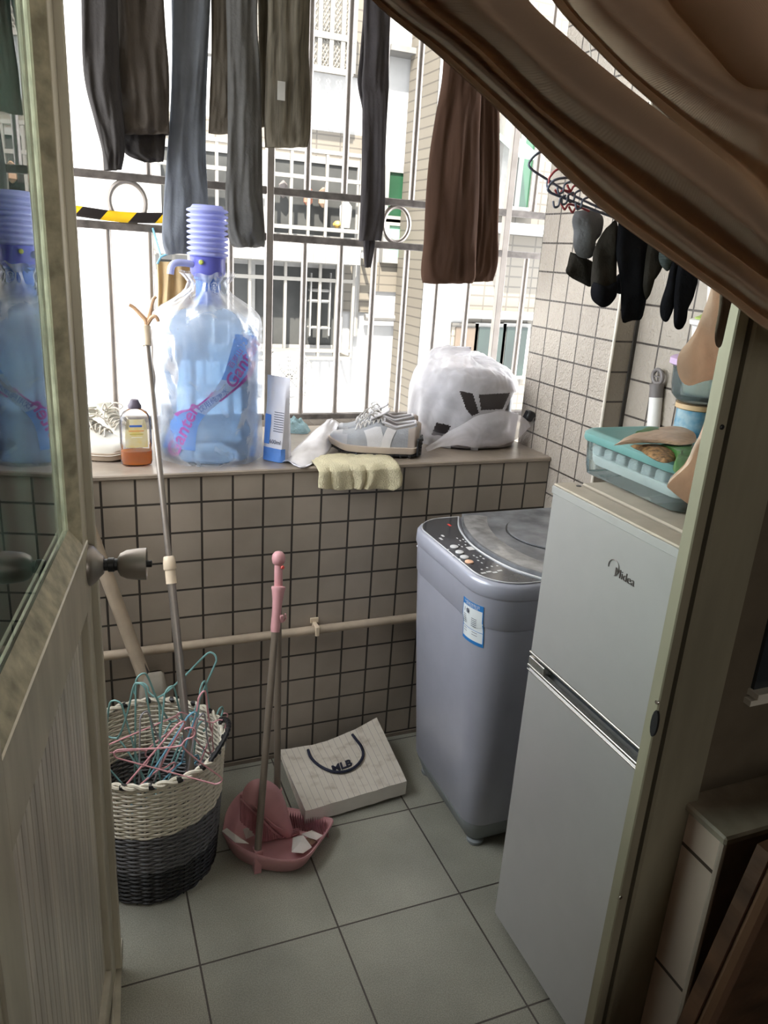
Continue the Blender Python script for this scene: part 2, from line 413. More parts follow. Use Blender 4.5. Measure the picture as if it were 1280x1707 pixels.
# small inner window over the low wall
p = at(1262, 1160, Y=-1.290)
wf = MB().box((p.x, -1.292, p.z-.006), (p.x+.5, -1.274, p.z+.002)).box((p.x-.003, -1.286, p.z-.018), (p.x+.5, -1.274, p.z-.010))
struct(wf.build('window_2', mat('window_frame_paint', (.62,.58,.50), .5), smooth=False))
MB().box((p.x+.004, -1.280, p.z+.002), (p.x+.5, -1.275, p.z+.5)).build('window_pane', mat('dark_window_glass', (.03,.035,.04), .1), bpy.data.objects['window_2'], smooth=False, world=False)
# water pipe and skirting
struct(MB().box((-1.80, -.004, 0), (0, .0, .012)).build('baseboard_front', M['stone_edge'], smooth=False))

# ------------------------------------------------------------------ door leaf
HG = Vector((-1.425, -1.27, 0)); FE = Vector((-1.317, -.590, 0)); DL = (FE-HG).length
du = (FE-HG).normalized(); dn = Vector((du.y, -du.x, 0))
DM = Matrix.Translation(HG) @ Matrix((du, dn, Vector((0, 0, 1)))).transposed().to_4x4()   # local x along leaf, y towards the camera side
door = struct(bpy.data.objects.new('door_1', None)); COL.objects.link(door); door.location = HG
def dpart(mb, name, m, par=None, **k): return mb.xf(DM).build(name, m, par or door, **k)
dpart(MB().box((DL-.062, -.036, .012), (DL-.012, 0, 2.03), .002).box((DL-.012, -.040, .012), (DL, .012, 2.03), .002), 'stile', M['alu'], smooth=False)
dpart(MB().box((0, -.036, .012), (.075, .004, 2.03), .002), 'stile', M['alu'], smooth=False)
dpart(MB().box((.075, -.036, .86), (DL-.030, .003, .970), .002), 'lock_rail', M['alu'], smooth=False)
dpart(MB().box((.075, -.036, .012), (DL-.062, 0, .07), .002), 'bottom_rail', M['alu'], smooth=False)
dpart(MB().box((.075, -.036, 1.96), (DL-.062, 0, 2.03), .002), 'top_rail', M['alu'], smooth=False)
dpart(MB().prism([(.075, .001, .970), (.075, -.018, 1.004), (.075, -.022, .970)], (DL-.14, 0, 0)).prism([(DL-.062, -.001, .97), (DL-.078, -.018, .97), (DL-.062, -.02, .97)], (0, 0, 1.0)), 'glazing_bead', mat('weathered_bead', (.46,.42,.30), .6, var=.35, vscale=40, bump=.3), smooth=False)
# ribbed infill: narrow vertical aluminium boards
rb = MB(); xx = .075
while xx < DL-.064:
    rb.box((xx+.0008, -.024, .07), (min(xx+.0225, DL-.062), -.012, .86), .0014); xx += .0235
rb.box((.075, -.027, .07), (DL-.062, -.0235, .86))
dpart(rb, 'ribbed_panel', mat('ribbed_panel', (.62,.58,.51), .36, metal=.2, var=.30, vscale=5, stretch=(6,6,.6)), smooth=False)
gp = dpart(MB().box((.075, -.022, 1.0), (DL-.07, -.018, 1.96)), 'glass_pane', None, smooth=False)
g, nt, pr = newmat('streaked_glass'); N, L = nt.nodes, nt.links; N.remove(pr)
tr = N.new('ShaderNodeBsdfTransparent'); tr.inputs[0].default_value = (.80, .86, .82, 1)
gl = N.new('ShaderNodeBsdfGlossy'); gl.inputs['Roughness'].default_value = .0
df = N.new('ShaderNodeBsdfDiffuse'); df.inputs[0].default_value = (.30, .42, .34, 1)
fn = N.new('ShaderNodeFresnel'); fn.inputs[0].default_value = 1.5
ma = N.new('ShaderNodeMixShader'); mb2 = N.new('ShaderNodeMixShader')
L.new(fn.outputs[0], ma.inputs[0]); L.new(tr.outputs[0], ma.inputs[1]); L.new(gl.outputs[0], ma.inputs[2])
tc = N.new('ShaderNodeTexCoord'); mp = N.new('ShaderNodeMapping'); mp.inputs['Scale'].default_value = (5, 5, 2.2); L.new(tc.outputs['Object'], mp.inputs[0])
n1 = N.new('ShaderNodeTexNoise'); n1.inputs['Scale'].default_value = 1.6; n1.inputs['Detail'].default_value = 6; n1.inputs['Distortion'].default_value = .8
L.new(mp.outputs[0], n1.inputs['Vector']); r1 = N.new('ShaderNodeMapRange'); r1.inputs[1].default_value = .42; r1.inputs[2].default_value = .72; r1.inputs[3].default_value = .0; r1.inputs[4].default_value = .10
L.new(n1.outputs[0], r1.inputs[0]); L.new(r1.outputs[0], mb2.inputs[0]); L.new(ma.outputs[0], mb2.inputs[1]); L.new(df.outputs[0], mb2.inputs[2])
L.new(mb2.outputs[0], N['Material Output'].inputs[0]); gp.data.materials.append(g)
# knob
kb = Vector((DL-.034, .002, .925))
def kp(prof, name, m, par, n=28): return MB().lathe(prof, kb, n, (0, 1, 0)).xf(DM).build(name, m, par)
knob = kp([(.034,0),(.034,.004),(.030,.010),(.018,.020),(.014,.024)], 'door_knob', M['steel'], door)
for a in (kp([(.010,.022),(.010,.030),(.012,.031),(.012,.040),(.010,.041),(.010,.048)], 'neck', M['black'], None),
          kp([(.012,.046),(.019,.050),(.024,.060),(.0265,.078),(.027,.092),(.022,.0925),(.020,.090)], 'grip', M['steel'], None),
          kp([(.006,.088),(.006,.1),(.003,.101)], 'lock_button', M['black'], None)):
    a.parent = knob
    for v in a.data.vertices: v.co = v.co-origin(knob)
ks = lab(knob, 'round brushed steel door knob')
# loose aluminium channel along the foot of the leaf
a = Vector((-1.302, -.52, 0)); b = Vector((-1.345, -1.05, 0)); t = (b-a).normalized(); nn = Vector((t.y, -t.x, 0))
if nn.x < 0: nn = -nn
pr_ = [(0, 0), (.030, 0), (.030, .006), (.019, .006), (.019, .018), (.015, .018), (.015, .006), (.003, .006), (.003, .020), (0, .020)]
o = MB().prism([a-nn*.030+nn*x+Vector((0, 0, z)) for x, z in pr_], b-a).build('floor_channel', M['alu'], smooth=False)
tag(base_origin(o), 'loose aluminium floor channel lying along the foot of the open door', 'channel')

# ------------------------------------------------------------------ security grille of the window
YG = .60
gr = thing('window_grille', 'stainless steel security grille with flat rails, round bars and steel rings', 'window grille', (-.73, YG, H))
for z, hh in ((1.608, .022), (1.474, .022), (2.42, .025), (.905, .02)):
    MB().box((-1.80, YG-.012, z-hh/2), (.45, YG+.012, z+hh/2), .002).build('rail', M['steel_d'], gr, smooth=False)
for x in (-1.795, -.73, .108, .30):
    MB().box((x-.012, YG-.013, .895), (x+.012, YG+.013, 2.43), .002).build('post', M['steel'], gr, smooth=False)
for x in (-1.68, -1.56, -1.44, -1.32, -1.206, -1.089, -.97, -.85, -.614, -.492, -.375, -.259, -.14, -.017, .207):
    MB().tube([(x, YG, .905), (x, YG, 1.47)], .0105, 10).build('bar', M['steel'], gr)
    MB().tube([(x+.002, YG, 1.61), (x+.002, YG, 2.42)], .0105, 10).build('bar', M['steel'], gr)
for x in (-1.147, -.306):
    R = .050 if x < -1 else .046
    MB().tube([(x+R*math.cos(k*PI/16), YG-.004, 1.541+(.055)*math.sin(k*PI/16)) for k in range(32)], .0075, 8, closed=True).build('ring', M['steel'], gr)
# side panel of the cage on the left, grate floor
gm = MB()
for k in range(46): gm.box((-1.79+k*.05, .50, H-.004), (-1.787+k*.05, .60, H-.001))
for k in range(7): gm.box((-1.8, .50+k*.016, H-.004), (.45, .5015+k*.016, H+.0005))
o = gm.build('sill_grate', M['steel'], smooth=False); tag(base_origin(o), 'steel mesh grate between window sill and grille bars', 'grate')
# warning tape on the lower rail
def tapemat():
    m, nt, p = newmat('warning_tape'); N, L = nt.nodes, nt.links
    tc = N.new('ShaderNodeTexCoord'); s = N.new('ShaderNodeSeparateXYZ'); L.new(tc.outputs['Object'], s.inputs[0])
    a = N.new('ShaderNodeMath'); a.operation = 'MULTIPLY_ADD'; a.inputs[1].default_value = -.9; L.new(s.outputs[2], a.inputs[0]); L.new(s.outputs[0], a.inputs[2])
    b = N.new('ShaderNodeMath'); b.operation = 'DIVIDE'; b.inputs[1].default_value = .150; L.new(a.outputs[0], b.inputs[0])
    c = N.new('ShaderNodeMath'); c.operation = 'FRACT'; L.new(b.outputs[0], c.inputs[0])
    d = N.new('ShaderNodeMath'); d.operation = 'GREATER_THAN'; d.inputs[1].default_value = .52; L.new(c.outputs[0], d.inputs[0])
    x = N.new('ShaderNodeMix'); x.data_type = 'RGBA'; x.inputs['A'].default_value = (.85, .62, .03, 1); x.inputs['B'].default_value = (.04, .032, .03, 1)
    L.new(d.outputs[0], x.inputs['Factor']); L.new(x.outputs['Result'], p.inputs['Base Color']); p.inputs['Roughness'].default_value = .35
    tr = N.new('ShaderNodeBsdfTranslucent'); L.new(x.outputs['Result'], tr.inputs[0]); ms = N.new('ShaderNodeMixShader'); ms.inputs[0].default_value = .5
    L.new(p.outputs[0], ms.inputs[1]); L.new(tr.outputs[0], ms.inputs[2]); L.new(ms.outputs[0], N['Material Output'].inputs[0])
    return m
tp = MB().grid(lambda u, v: (-1.42+u*.385, YG-.016-.002*math.sin(u*19), 1.489+.029*v+.004*math.sin(u*7)), 40, 3)
o = tp.build('warning_tape', tapemat(), solid=.0008); tag(base_origin(o), 'yellow and black striped warning tape stuck along the lower grille rail', 'tape')

# ------------------------------------------------------------------ buildings across the alley
M['bwhite'] = mat('white_render', (.24,.235,.225), .9, var=.03)
M['btile'] = tilemat('small_beige_facade_tile', 'X', 'Z', .20, .075, 0, 0, (.092,.079,.060), (.085,.073,.055), (.05,.042,.032), .006, rough=.6, grime=.1, gscale=1)
M['bdark'] = mat('dark_interior', (.022,.022,.02), .9, var=.5, vscale=3)
M['bgreen'] = mat('green_glass', (.012,.04,.02), .2, var=.3, vscale=2)
M['bframe'] = mat('window_frame_white', (.13,.125,.115), .6)
M['bbar'] = mat('cage_bars_white', (.10,.092,.078), .6, var=.05)
M['bledge'] = mat('grey_concrete_ledge', (.10,.095,.088), .9, var=.08)
YA = 4.6
def rct(x0, y0, x1, y1, Y):
    A = at(x0, (y0+y1)/2, Y=Y); B = at(x1, (y0+y1)/2, Y=Y); C = at((x0+x1)/2, y0, Y=Y); D = at((x0+x1)/2, y1, Y=Y)
    return A.x, B.x, D.z, C.z
bA = thing('apartment_building', 'white rendered apartment building with barred windows opposite', 'building', (-.5, YA, -3))
MB().box((-7, YA, -6), (1.55, YA+3, 12)).build('wall', M['bwhite'], bA, smooth=False)
def bars(mb, x0, x1, z0, z1, Y, nb, r=.012, hz=()):
    for k in range(nb):
        x = x0+(x1-x0)*k/(nb-1); mb.box((x-r, Y-r, z0), (x+r, Y+r, z1))
    for z in hz: mb.box((x0, Y-r*1.3, z-r*1.3), (x1, Y+r*1.3, z+r*1.3))
def tilepanel(x0, y0, x1, y1, Y=YA, d=.03, par=bA):
    a, b, c, e = rct(x0, y0, x1, y1, Y-d); MB().box((a, Y-d, c), (b, Y+.001, e)).build('tile_panel', M['btile'], par, smooth=False)
def bwindow(par, x0, y0, x1, y1, Y, pane, nb=0, cage=.35, hz=(), fr=True, pn='window'):
    a, b, c, e = rct(x0, y0, x1, y1, Y-.05)
    f = MB().box((a, Y-.05, c), (b, Y-.045, e))
    for s in ((a-.05, c-.05, a, e+.05), (b, c-.05, b+.05, e+.05), (a, c-.05, b, c), (a, e, b, e+.05), ((a+b)/2-.02, c, (a+b)/2+.02, e)):
        f.box((s[0], Y-.09, s[1]), (s[2], Y, s[3]))
    w_ = f.build(pn, M['bframe'], par, smooth=False)
    g_ = MB().box((a, Y-.07, c), (b, Y-.055, e)).build('pane', pane, None, smooth=False); g_.parent = w_
    for v in g_.data.vertices: v.co = v.co-origin(w_)
    for v in g_.data.vertices: pass
    if nb:
        m_ = MB(); bars(m_, a-.06, b+.06, c-.08, e+.05, Y-cage, nb, .011, [c-.08+(e-c+.13)*t for t in hz])
        for z in (c-.08, e+.05):
            for x in (a-.06, b+.06): m_.box((x-.012, Y-cage, z-.012), (x+.012, Y, z+.012))
        m_.build('cage', M['bbar'], par, smooth=False)
    return a, b, c, e
# upper left window with lattice
tilepanel(345, -60, 640, 112)
bwindow(bA, 352, -80, 372, 80, YA, M['bdark'])
a, b, c, e = rct(514, -60, 592, 118, YA-.35)
lt = MB(); bars(lt, a, b, c, e, YA-.35, 5, .016, [c, c+.22, e])
n = 13
for i in range(-n, n*2):
    for sgn in (1, -1):
        p0 = Vector((a+(b-a)*i/n, YA-.34, c)); h_ = e-c; p1 = p0+Vector((sgn*h_*.6, 0, h_))
        # clip to the rectangle in x
        pts = []
        for t in [k/24 for k in range(25)]:
            q = p0.lerp(p1, t)
            if a <= q.x <= b: pts.append(q)
        if len(pts) > 1: lt.tube([pts[0], pts[-1]], .007, 4)
lt.build('lattice', M['bbar'], bA, smooth=False)
MB().box((a+.03, YA-.05, c+.15), (b-.03, YA+.001, e)).build('pane', M['bledge'], bA, smooth=False)
# middle caged window and tiles above it
tilepanel(262, 205, 607, 256)
bwindow(bA, 268, 262, 592, 385, YA, M['bdark'], nb=13, cage=.40, hz=(0, .18, .72, 1), pn='window')
a, b, c, e = rct(262, 396, 600, 432, YA-.42); MB().box((a, YA-.45, c), (b, YA, e)).build('awning', M['bledge'], bA, smooth=False)
fz = MB()
for k in range(16): fz.box((a+(b-a)*k/16, YA-.46, c), (a+(b-a)*k/16+.012, YA-.445, e))
fz.build('awning_rib', M['bframe'], bA, smooth=False)
# lower window with shelves inside
a, b, c, e = bwindow(bA, 266, 440, 560, 572, YA, M['bdark'], nb=12, cage=.30, hz=(0, .08, .82, 1), pn='window')
tilepanel(570, 430, 622, 520)
# right column with green windows
bwindow(bA, 645, 290, 705, 362, YA, M['bgreen'], pn='window')
bwindow(bA, 645, 378, 705, 430, YA, mat('pale_green_awning', (.12,.24,.16), .5), pn='window')
tilepanel(625, 440, 725, 488)
a, b, c, e = rct(652, 78, 716, 88, YA-.2); MB().box((a, YA-.2, c), (b, YA, e)).build('ledge', M['bledge'], bA, smooth=False)
a, b, c, e = rct(608, 526, 684, 534, YA-.1); MB().tube([(a, YA-.1, (c+e)/2), (b, YA-.1, (c+e)/2)], .03, 8).build('drain_pipe', M['bledge'], bA)
a, b, c, e = rct(596, 300, 602, 560, YA-.06); MB().tube([(a, YA-.06, c), (a, YA-.06, e)], .03, 8).build('drain_pipe', M['bframe'], bA)
# shelves, chair and clothes seen in the dark windows, hung laundry and pots
def outpart(name, m, x0, y0, x1, y1, Y, dpt=.1, bev=.02):
    a, b, c, e = rct(x0, y0, x1, y1, Y); return MB().box((a, Y, c), (b, Y+dpt, e), bev)
sh = thing('shelf_rack', 'white shelf rack behind the bars of the lower window opposite', 'shelf', at(536, 545, Y=YA-.25))
for (x0, y0, x1, y1) in ((518, 482, 552, 487), (516, 500, 552, 505), (516, 545, 552, 549)): outpart('', 0, x0, y0, x1, y1, YA-.25).build('board', M['bframe'], sh, smooth=False)
for x in (518, 550): outpart('', 0, x-1, 455, x+1, 560, YA-.26, .03, 0).build('upright', M['bframe'], sh, smooth=False)
for i, (x, y, h_, cc) in enumerate(((516, 310, 34, (.20,.08,.05)), (541, 312, 34, (.22,.14,.09)), (474, 300, 30, (.07,.06,.055)))):
    o = outpart('', 0, x-7, y, x+7, y+h_, YA-.2, .08, .03).build('hanging_garment', mat('garment_far%d' % i, cc, .9, emit=None), smooth=False)
    tag(base_origin(o), ['brick red garment hanging in the caged window opposite', 'tan garment hanging beside the red one in the opposite window', 'dark grey garment hanging at the left in the opposite caged window'][i], 'clothes')
o = outpart('', 0, 560, 368, 570, 380, YA-.36, .1, .02).build('bucket', mat('yellow_bucket', (.40,.26,.06), .5)); tag(base_origin(o), 'small yellow tub on the floor of the caged window opposite', 'bucket')
p = at(575, 380, Y=YA-.30); o = MB().lathe([(.04,0),(.05,.1),(.05,.16),(.015,.2),(.015,.25)], p, 12).build('spray_bottle', M['bwhite']); tag(base_origin(o), 'white spray bottle beside the yellow tub across the alley', 'bottle')
# outdoor air conditioner low on the wall
p = rct(462, 592, 512, 665, YA-.5)
ac = thing('air_conditioner', 'pale outdoor air conditioner unit with round grille on the wall opposite', 'air conditioner', ((p[0]+p[1])/2, YA-.3, p[2]))
MB().box((p[0], YA-.5, p[2]), (p[1], YA-.02, p[3]), .02).build('casing', M['bwhite'], ac, smooth=False)
cx, cz = (p[0]+p[1])/2-.03, (p[2]+p[3])/2
gg = MB()
for k in range(1, 7): gg.tube([(cx+.035*k*math.cos(t*PI/12), YA-.51, cz+.035*k*math.sin(t*PI/12)) for t in range(24)], .005, 5, closed=True)
for t in range(8): gg.tube([(cx, YA-.51, cz), (cx+.21*math.cos(t*PI/4), YA-.51, cz+.21*math.sin(t*PI/4))], .005, 5)
gg.build('fan_grille', M['bbar'], ac)
# right building, closer, faced in small beige tiles
YB = 3.4
bB = thing('apartment_building', 'beige tiled apartment building with green windows at right beyond the grille', 'building', (3, YB, -3))
xe = at(752, 520, Y=YB).x
MB().box((xe, YB, -6), (6, YB+1.1, 12)).build('wall', M['btile'], bB, smooth=False)
MB().box((xe-.06, YB-.02, -6), (xe+.10, YB+.4, 12)).build('corner_strip', M['bwhite'], bB, smooth=False)
bwindow(bB, 842, 205, 885, 345, YB, M['bgreen'], pn='window')
a, b, c, e = rct(850, 215, 895, 270, YB-.3)
MB().prism([(a, YB-.02, e), (b, YB-.02, e), (b, YB-.45, c), (a, YB-.45, c)], (0, .02, .01)).build('open_sash', mat('pale_green_pane', (.16,.23,.18), .2), bB, smooth=False)
for xs in ((754, 786), (792, 832), (838, 872)):
    a, b, c, e = rct(xs[0], 545, xs[1], 625, YB-.02)
    w__ = MB().box((a-.03, YB-.04, c-.03), (b+.03, YB, e+.03)).build('window', M['btile'] if xs[0] < 760 else M['bframe'], bB, smooth=False)
    g__ = MB().box((a, YB-.05, c), (b, YB-.041, e)).build('pane', mat('dark_green_pane', (.005,.011,.008), .6, var=.5, vscale=3) if xs[0] > 760 else mat('brown_shutter', (.05,.035,.022), .7), w__, smooth=False)
a, b, c, e = rct(752, 520, 905, 532, YB-.12); MB().box((a, YB-.12, c), (b+1, YB, e)).build('ledge', M['bwhite'], bB, smooth=False)
a, b, c, e = rct(842, 372, 870, 388, YB-.3); MB().box((a, YB-.35, c), (b+.5, YB, e)).build('ledge', M['bwhite'], bB, smooth=False)
struct(MB().box((-12, .8, -6.2), (12, 12, -6)).build('ground', M['bledge'], smooth=False))

# ================================================================== LARGE THINGS
def locate(o, p): o.location = p; return o
# ------------------------------------------------------------------ washing machine
M['wm_body'] = mat('washer_body', (.36,.37,.43), .30, metal=.25, var=.03)
M['wm_base'] = mat('washer_base', (.24,.265,.27), .5, var=.06)
M['wm_trim'] = mat('washer_trim', (.55,.56,.58), .25, metal=.3, var=.04)
M['wm_lid'] = mat('washer_lid', (.16,.165,.175), .22, var=.35, vscale=16, bump=.1)
M['wm_panel'] = mat('washer_panel', (.055,.055,.06), .12, var=.2)
WX0, WX1, WY0, WY1 = -.517, -.03, -.580, -.120
wm = thing('washing_machine', 'silver grey top-loading washing machine with dark control panel beside the fridge', 'washing machine', (-.27, -.35, 0))
MB().rbox(WX0, WY0, WX1, WY1, [(.078, .052), (.09, .046), (.30, .030), (.50, .015), (.66, .006), (.735, .002)], .10, 8).build('body', M['wm_body'], wm)
MB().rbox(WX0, WY0, WX1, WY1, [(.0125, .082), (.018, .074), (.055, .060), (.078, .050), (.082, .050)], .10, 8).build('base', M['wm_base'], wm)
MB().rbox(WX0, WY0, WX1, WY1, [(.655, .0065), (.66, .0035), (.735, .0)], .10, 8).build('upper_band', M['wm_body'], wm)
MB().rbox(WX0, WY0, WX1, WY1, [(.733, -.001), (.738, -.004), (.764, -.003), (.770, .0015), (.7722, .007), (.7725, .012)], .10, 8).build('top_rim', M['wm_body'], wm)
for x, y in ((-.42, -.49), (-.42, -.20), (-.12, -.49), (-.12, -.20)):
    MB().lathe([(.020, 0), (.022, .003), (.022, .010), (.014, .014)], (x, y, 0), 14).build('foot', M['wm_base'], wm)
arc = [(-.365, -.135), (-.402, -.21), (-.424, -.29), (-.432, -.36), (-.426, -.43), (-.408, -.50), (-.372, -.562)]
arc = cat_rom(arc, 24)
def wm_front(ins, n=10):
    """outline of the front side from the far corner to the near corner, inset"""
    x0, y0, y1, r = WX0+ins, WY0+ins, WY1-ins, .10-ins
    pts = [(-.365, y1)]
    pts += [(x0+r-r*math.sin(PI/2*k/n), y1-r+r*math.cos(PI/2*k/n)) for k in range(n+1)]
    pts += [(x0+r-r*math.cos(PI/2*k/n), y0+r-r*math.sin(PI/2*k/n)) for k in range(n+1)]
    return pts+[(-.372, y0)]
poly = [(x, y, .772) for x, y in wm_front(.011)] + [(x, y, .772) for x, y in arc[::-1]]
cp = MB().prism(poly, (0, 0, .0035)).build('control_panel', M['wm_panel'], wm, smooth=False)
MB().tube([(x-.003, y, .7765) for x, y in arc], .0028, 6).build('panel_border', M['wm_trim'], wm)
MB().tube([(x, y, .7745) for x, y in wm_front(.009)], .0018, 6).build('panel_border', M['wm_trim'], wm)
# lid behind the arc: raised sheet with lighter window and round recess
lidp = [(x+.006, y, .773) for x, y in arc]+[(-.045, -.565, .773), (-.045, -.135, .773)]
MB().prism(lidp, (0, 0, .012)).build('lid', M['wm_lid'], wm, smooth=False)
MB().grid(lambda u, v: ((lambda p: (p[0]+.012+.062*v, p[1]*(1-.10*v)-.035*v, .7855+.002*math.sin(v*PI)))(arc[int(1+u*21.99)])), 22, 5).build('lid_window', mat('lid_film', (.24,.235,.23), .08, var=.3, vscale=30, bump=.5, bscale=25), wm)
MB().lathe([(.130, 0), (.1305, .0012), (.1265, .0012), (.126, 0)], (-.185, -.33, .785), 48, cap0=False, cap1=False).build('round_rim', M['black'], wm)
MB().lathe([(.1265, .0), (.126, .004), (.118, .0045), (.05, .003), (.0, .003)], (-.185, -.33, .785), 48).build('round_cap', M['wm_lid'], wm)
MB().box((-.372, -.583, .752), (-.25, -.568, .768)).build('hinge_cover', M['black'], wm, smooth=False)
# buttons and printed marks along the panel
U_ = Vector((.08, -.99, 0)).normalized()
btn = [(562, 668+0), ]
def onp(x, y): return at(x, y, Z=.7762)
M['print_w'] = mat('printed_white', (.60,.60,.60), .5, var=.02)
for (x, y, nm, mm) in ((757, 912, 'button', M['print_w']), (766, 921, 'button', M['print_w']), (774, 929, 'button', M['print_w']), (782, 937, 'button', mat('button_orange', (.75,.45,.30), .4))):
    p = onp(x, y); MB().lathe([(.0105, 0), (.0105, .002), (.009, .003)], p, 18).build(nm, mm, wm)
pm = MB()
for (x, y, w_, h_) in ((738, 893, .012, .006), (735, 898, .014, .006), (762, 897, .006, .003), (767, 901, .006, .003), (772, 899, .006, .003), (776, 903, .006, .003), (765, 908, .005, .003), (770, 911, .005, .003), (776, 908, .005, .003),
                       (784, 914, .020, .016), (790, 926, .006, .004), (795, 929, .006, .004), (801, 927, .006, .004), (806, 931, .006, .004), (797, 934, .006, .004), (803, 938, .006, .003),
                       (806, 955, .007, .012), (815, 953, .007, .012), (825, 954, .007, .012), (833, 951, .007, .012), (803, 949, .005, .004), (812, 946, .005, .004), (820, 944, .005, .004), (829, 943, .005, .004), (747, 916, .005, .004), (755, 926, .006, .004), (766, 932, .006, .003)):
    p = onp(x, y); pm.box((p.x-h_/2, p.y-w_/2, .7756), (p.x+h_/2, p.y+w_/2, .7762))
o = pm.build('printed_symbols', M['print_w'], cp, smooth=False)
p = onp(749, 875); MB().box((p.x-.003, p.y-.008, .7756), (p.x+.003, p.y+.008, .7763)).build('red_mark', mat('red_print', (.6,.05,.04), .5), cp, smooth=False)
# energy label on the curved front
def wx(z): # body x at height
    if z > .648: return WX0+.0035-.0035*(z-.648)/.087
    t = [(.09, .046), (.30, .030), (.50, .015), (.66, .006), (.735, .002)]
    for (a, b), (c, d) in zip(t, t[1:]):
        if z <= c: return WX0+b+(d-b)*(z-a)/(c-a)
    return WX0
EL0, EL1 = at(775, 992, X=-.509), at(787, 1082, X=-.511)
ly0, ly1, lz0, lz1 = -.468, -.535, .603, .708
def lp(u, v, off):
    y = ly0+(ly1-ly0)*u; z = lz0+(lz1-lz0)*v; x = wx(z)-.0006-off
    ins = wx(z)-WX0; r = .10-ins; yc = WY0+.10
    if y < yc: x = WX0+.10-math.sqrt(max(0, r*r-(yc-y)**2))-.0010-off
    return Vector((x, y, z))
el = MB().grid(lambda u, v: lp(u, v, 0), 12, 8).build('energy_label', mat('label_paper', (.62,.66,.66), .5, var=.03), wm)
blue = mat('label_blue', (.02,.16,.42), .5, var=.03)
lb = MB().grid(lambda u, v: lp(u, .86+.14*v, .0004), 12, 3).grid(lambda u, v: lp(u, .08*v, .0004), 12, 3)
lb.grid(lambda u, v: lp(u*.03, v, .0004), 2, 6).grid(lambda u, v: lp(.97+u*.03, v, .0004), 2, 6).grid(lambda u, v: lp(.03+.94*u, .33+.012*v, .0004), 12, 2)
lb.build('label_blue_border', blue, el)
def label_text(txt, size, cu, cv, m, nm, **k):
    vs, fs = text_mesh(txt, size, **k); W_, H_ = abs(ly1-ly0), lz1-lz0
    MB().add([lp(cu+v.x/W_, cv+v.y/H_, .0008) for v in vs], fs).build(nm, m, el, smooth=False)
label_text('中国能效标识', .0085, .5, .935, M['print_w'], 'label_heading')
label_text('CHINA ENERGY LABEL', .0042, .5, .885, M['print_w'], 'label_heading')
ink = mat('label_ink', (.03,.04,.07), .6)
label_text('1 级', .013, .28, .74, ink, 'label_text', bold=.0002)
lt_ = MB(); random.seed(3)
for k in range(7):
    v = .62-.045*k if k < 5 else .28-.06*(k-5)
    for j in range(2):
        u0 = .10+.45*j; lt_.grid(lambda u, q, u0=u0, v=v, k=k: lp(u0+u*(.18+.05*((k*3+j) % 3)), v+.012*q, .0006), 4, 2)
lt_.build('label_lines', ink, el)
p = at(702, 915, X=-.46)
MB().tube([(-.44, WY1+.002, .70), (-.46, WY1+.012, .702), (-.472, WY1+.012, .69), (-.465, WY1+.004, .675)], .004, 8).build('hose_clip', M['wm_trim'], wm)
MB().tube([(-.36+.014*math.cos(PI*k/10), WY0+.004, .665+.022*math.sin(PI*k/10)) for k in range(11)], .0022, 6).build('side_hook', M['wm_trim'], wm)
sg = MB().box((-.330, WY0+.0025, .15), (-.318, WY0+.026, .655)).box((-.25, WY0+.0025, .15), (-.240, WY0+.026, .655)); sg.build('side_rib', M['wm_base'], wm, smooth=False)

# ------------------------------------------------------------------ refrigerator
M['fr_door'] = mat('fridge_door', (.42,.415,.40), .32, metal=.35, var=.02, bump=.04, bscale=500)
M['fr_side'] = mat('fridge_cabinet', (.33,.325,.31), .45, var=.04)
M['fr_top'] = mat('fridge_dusty_top', (.42,.36,.29), .55, var=.10, vscale=20)
M['fr_trim'] = mat('fridge_trim', (.55,.54,.50), .22, metal=.8)
FX0, FY0, FY1, FT = -.50, -1.215, -.728, 1.056
fg = thing('refrigerator', 'grey two-door refrigerator with recessed handle behind the right door jamb', 'refrigerator', (-.25, -.97, 0))
MB().box((-.432, FY0+.004, .02), (.055, FY1-.006, FT-.006), .004).build('cabinet', M['fr_side'], fg, smooth=False)
MB().box((-.440, FY0, FT-.012), (.06, FY1-.006, FT), .003).build('cabinet_top', M['fr_top'], fg, smooth=False)
MB().box((-.458, FY0+.006, .03), (-.430, FY1-.014, FT-.022)).build('door_seal', M['black'], fg, smooth=False)
ud = MB().box((FX0, FY0, .700), (-.455, FY1, FT-.006), .005).build('door', M['fr_door'], fg, smooth=False)
MB().box((FX0+.001, FY0, FT-.004), (-.454, FY1, FT+.001), .002).build('door_cap', M['fr_top'], ud, smooth=False)
MB().box((FX0-.0012, FY0, FT-.018), (-.46, FY1, FT-.003), .001).build('door_cap_edge', M['fr_side'], ud, smooth=False)
MB().box((FX0-.0015, FY0, .698), (-.47, FY1, .703), .001).build('door_trim', M['fr_trim'], ud, smooth=False)
ld_ = MB().box((FX0, FY0, .02), (-.455, FY1, .668), .005).build('door', M['fr_door'], fg, smooth=False)
hb = MB().box((FX0-.002, FY0, .668), (-.488, FY1, .674), .001).box((FX0-.0015, FY0, .660), (-.498, FY1, .663), .0005).box((-.488, FY1-.055, .672), (-.45, FY1, .693))
hb.box((FX0, FY1-.055, .674), (-.488, FY1, .691), .001)
hb.build('door_trim', M['fr_trim'], ld_, smooth=False)
MB().box((-.478, FY0, .672), (-.45, FY1-.05, .700)).build('handle_recess', mat('recess_dark', (.035,.04,.045), .4), fg, smooth=False)
for y in (FY0+.05, FY1-.05):
    for x in (-.42, .0): MB().lathe([(.018,0),(.018,.012),(.01,.03)], (x, y, 0), 12).build('foot', M['black'], fg)
for x, y in ((-.462, FY1-.028),): MB().lathe([(.005,0),(.005,.0016)], (x, y, FT+.0005), 10).build('screw_hole', M['black'], ud)
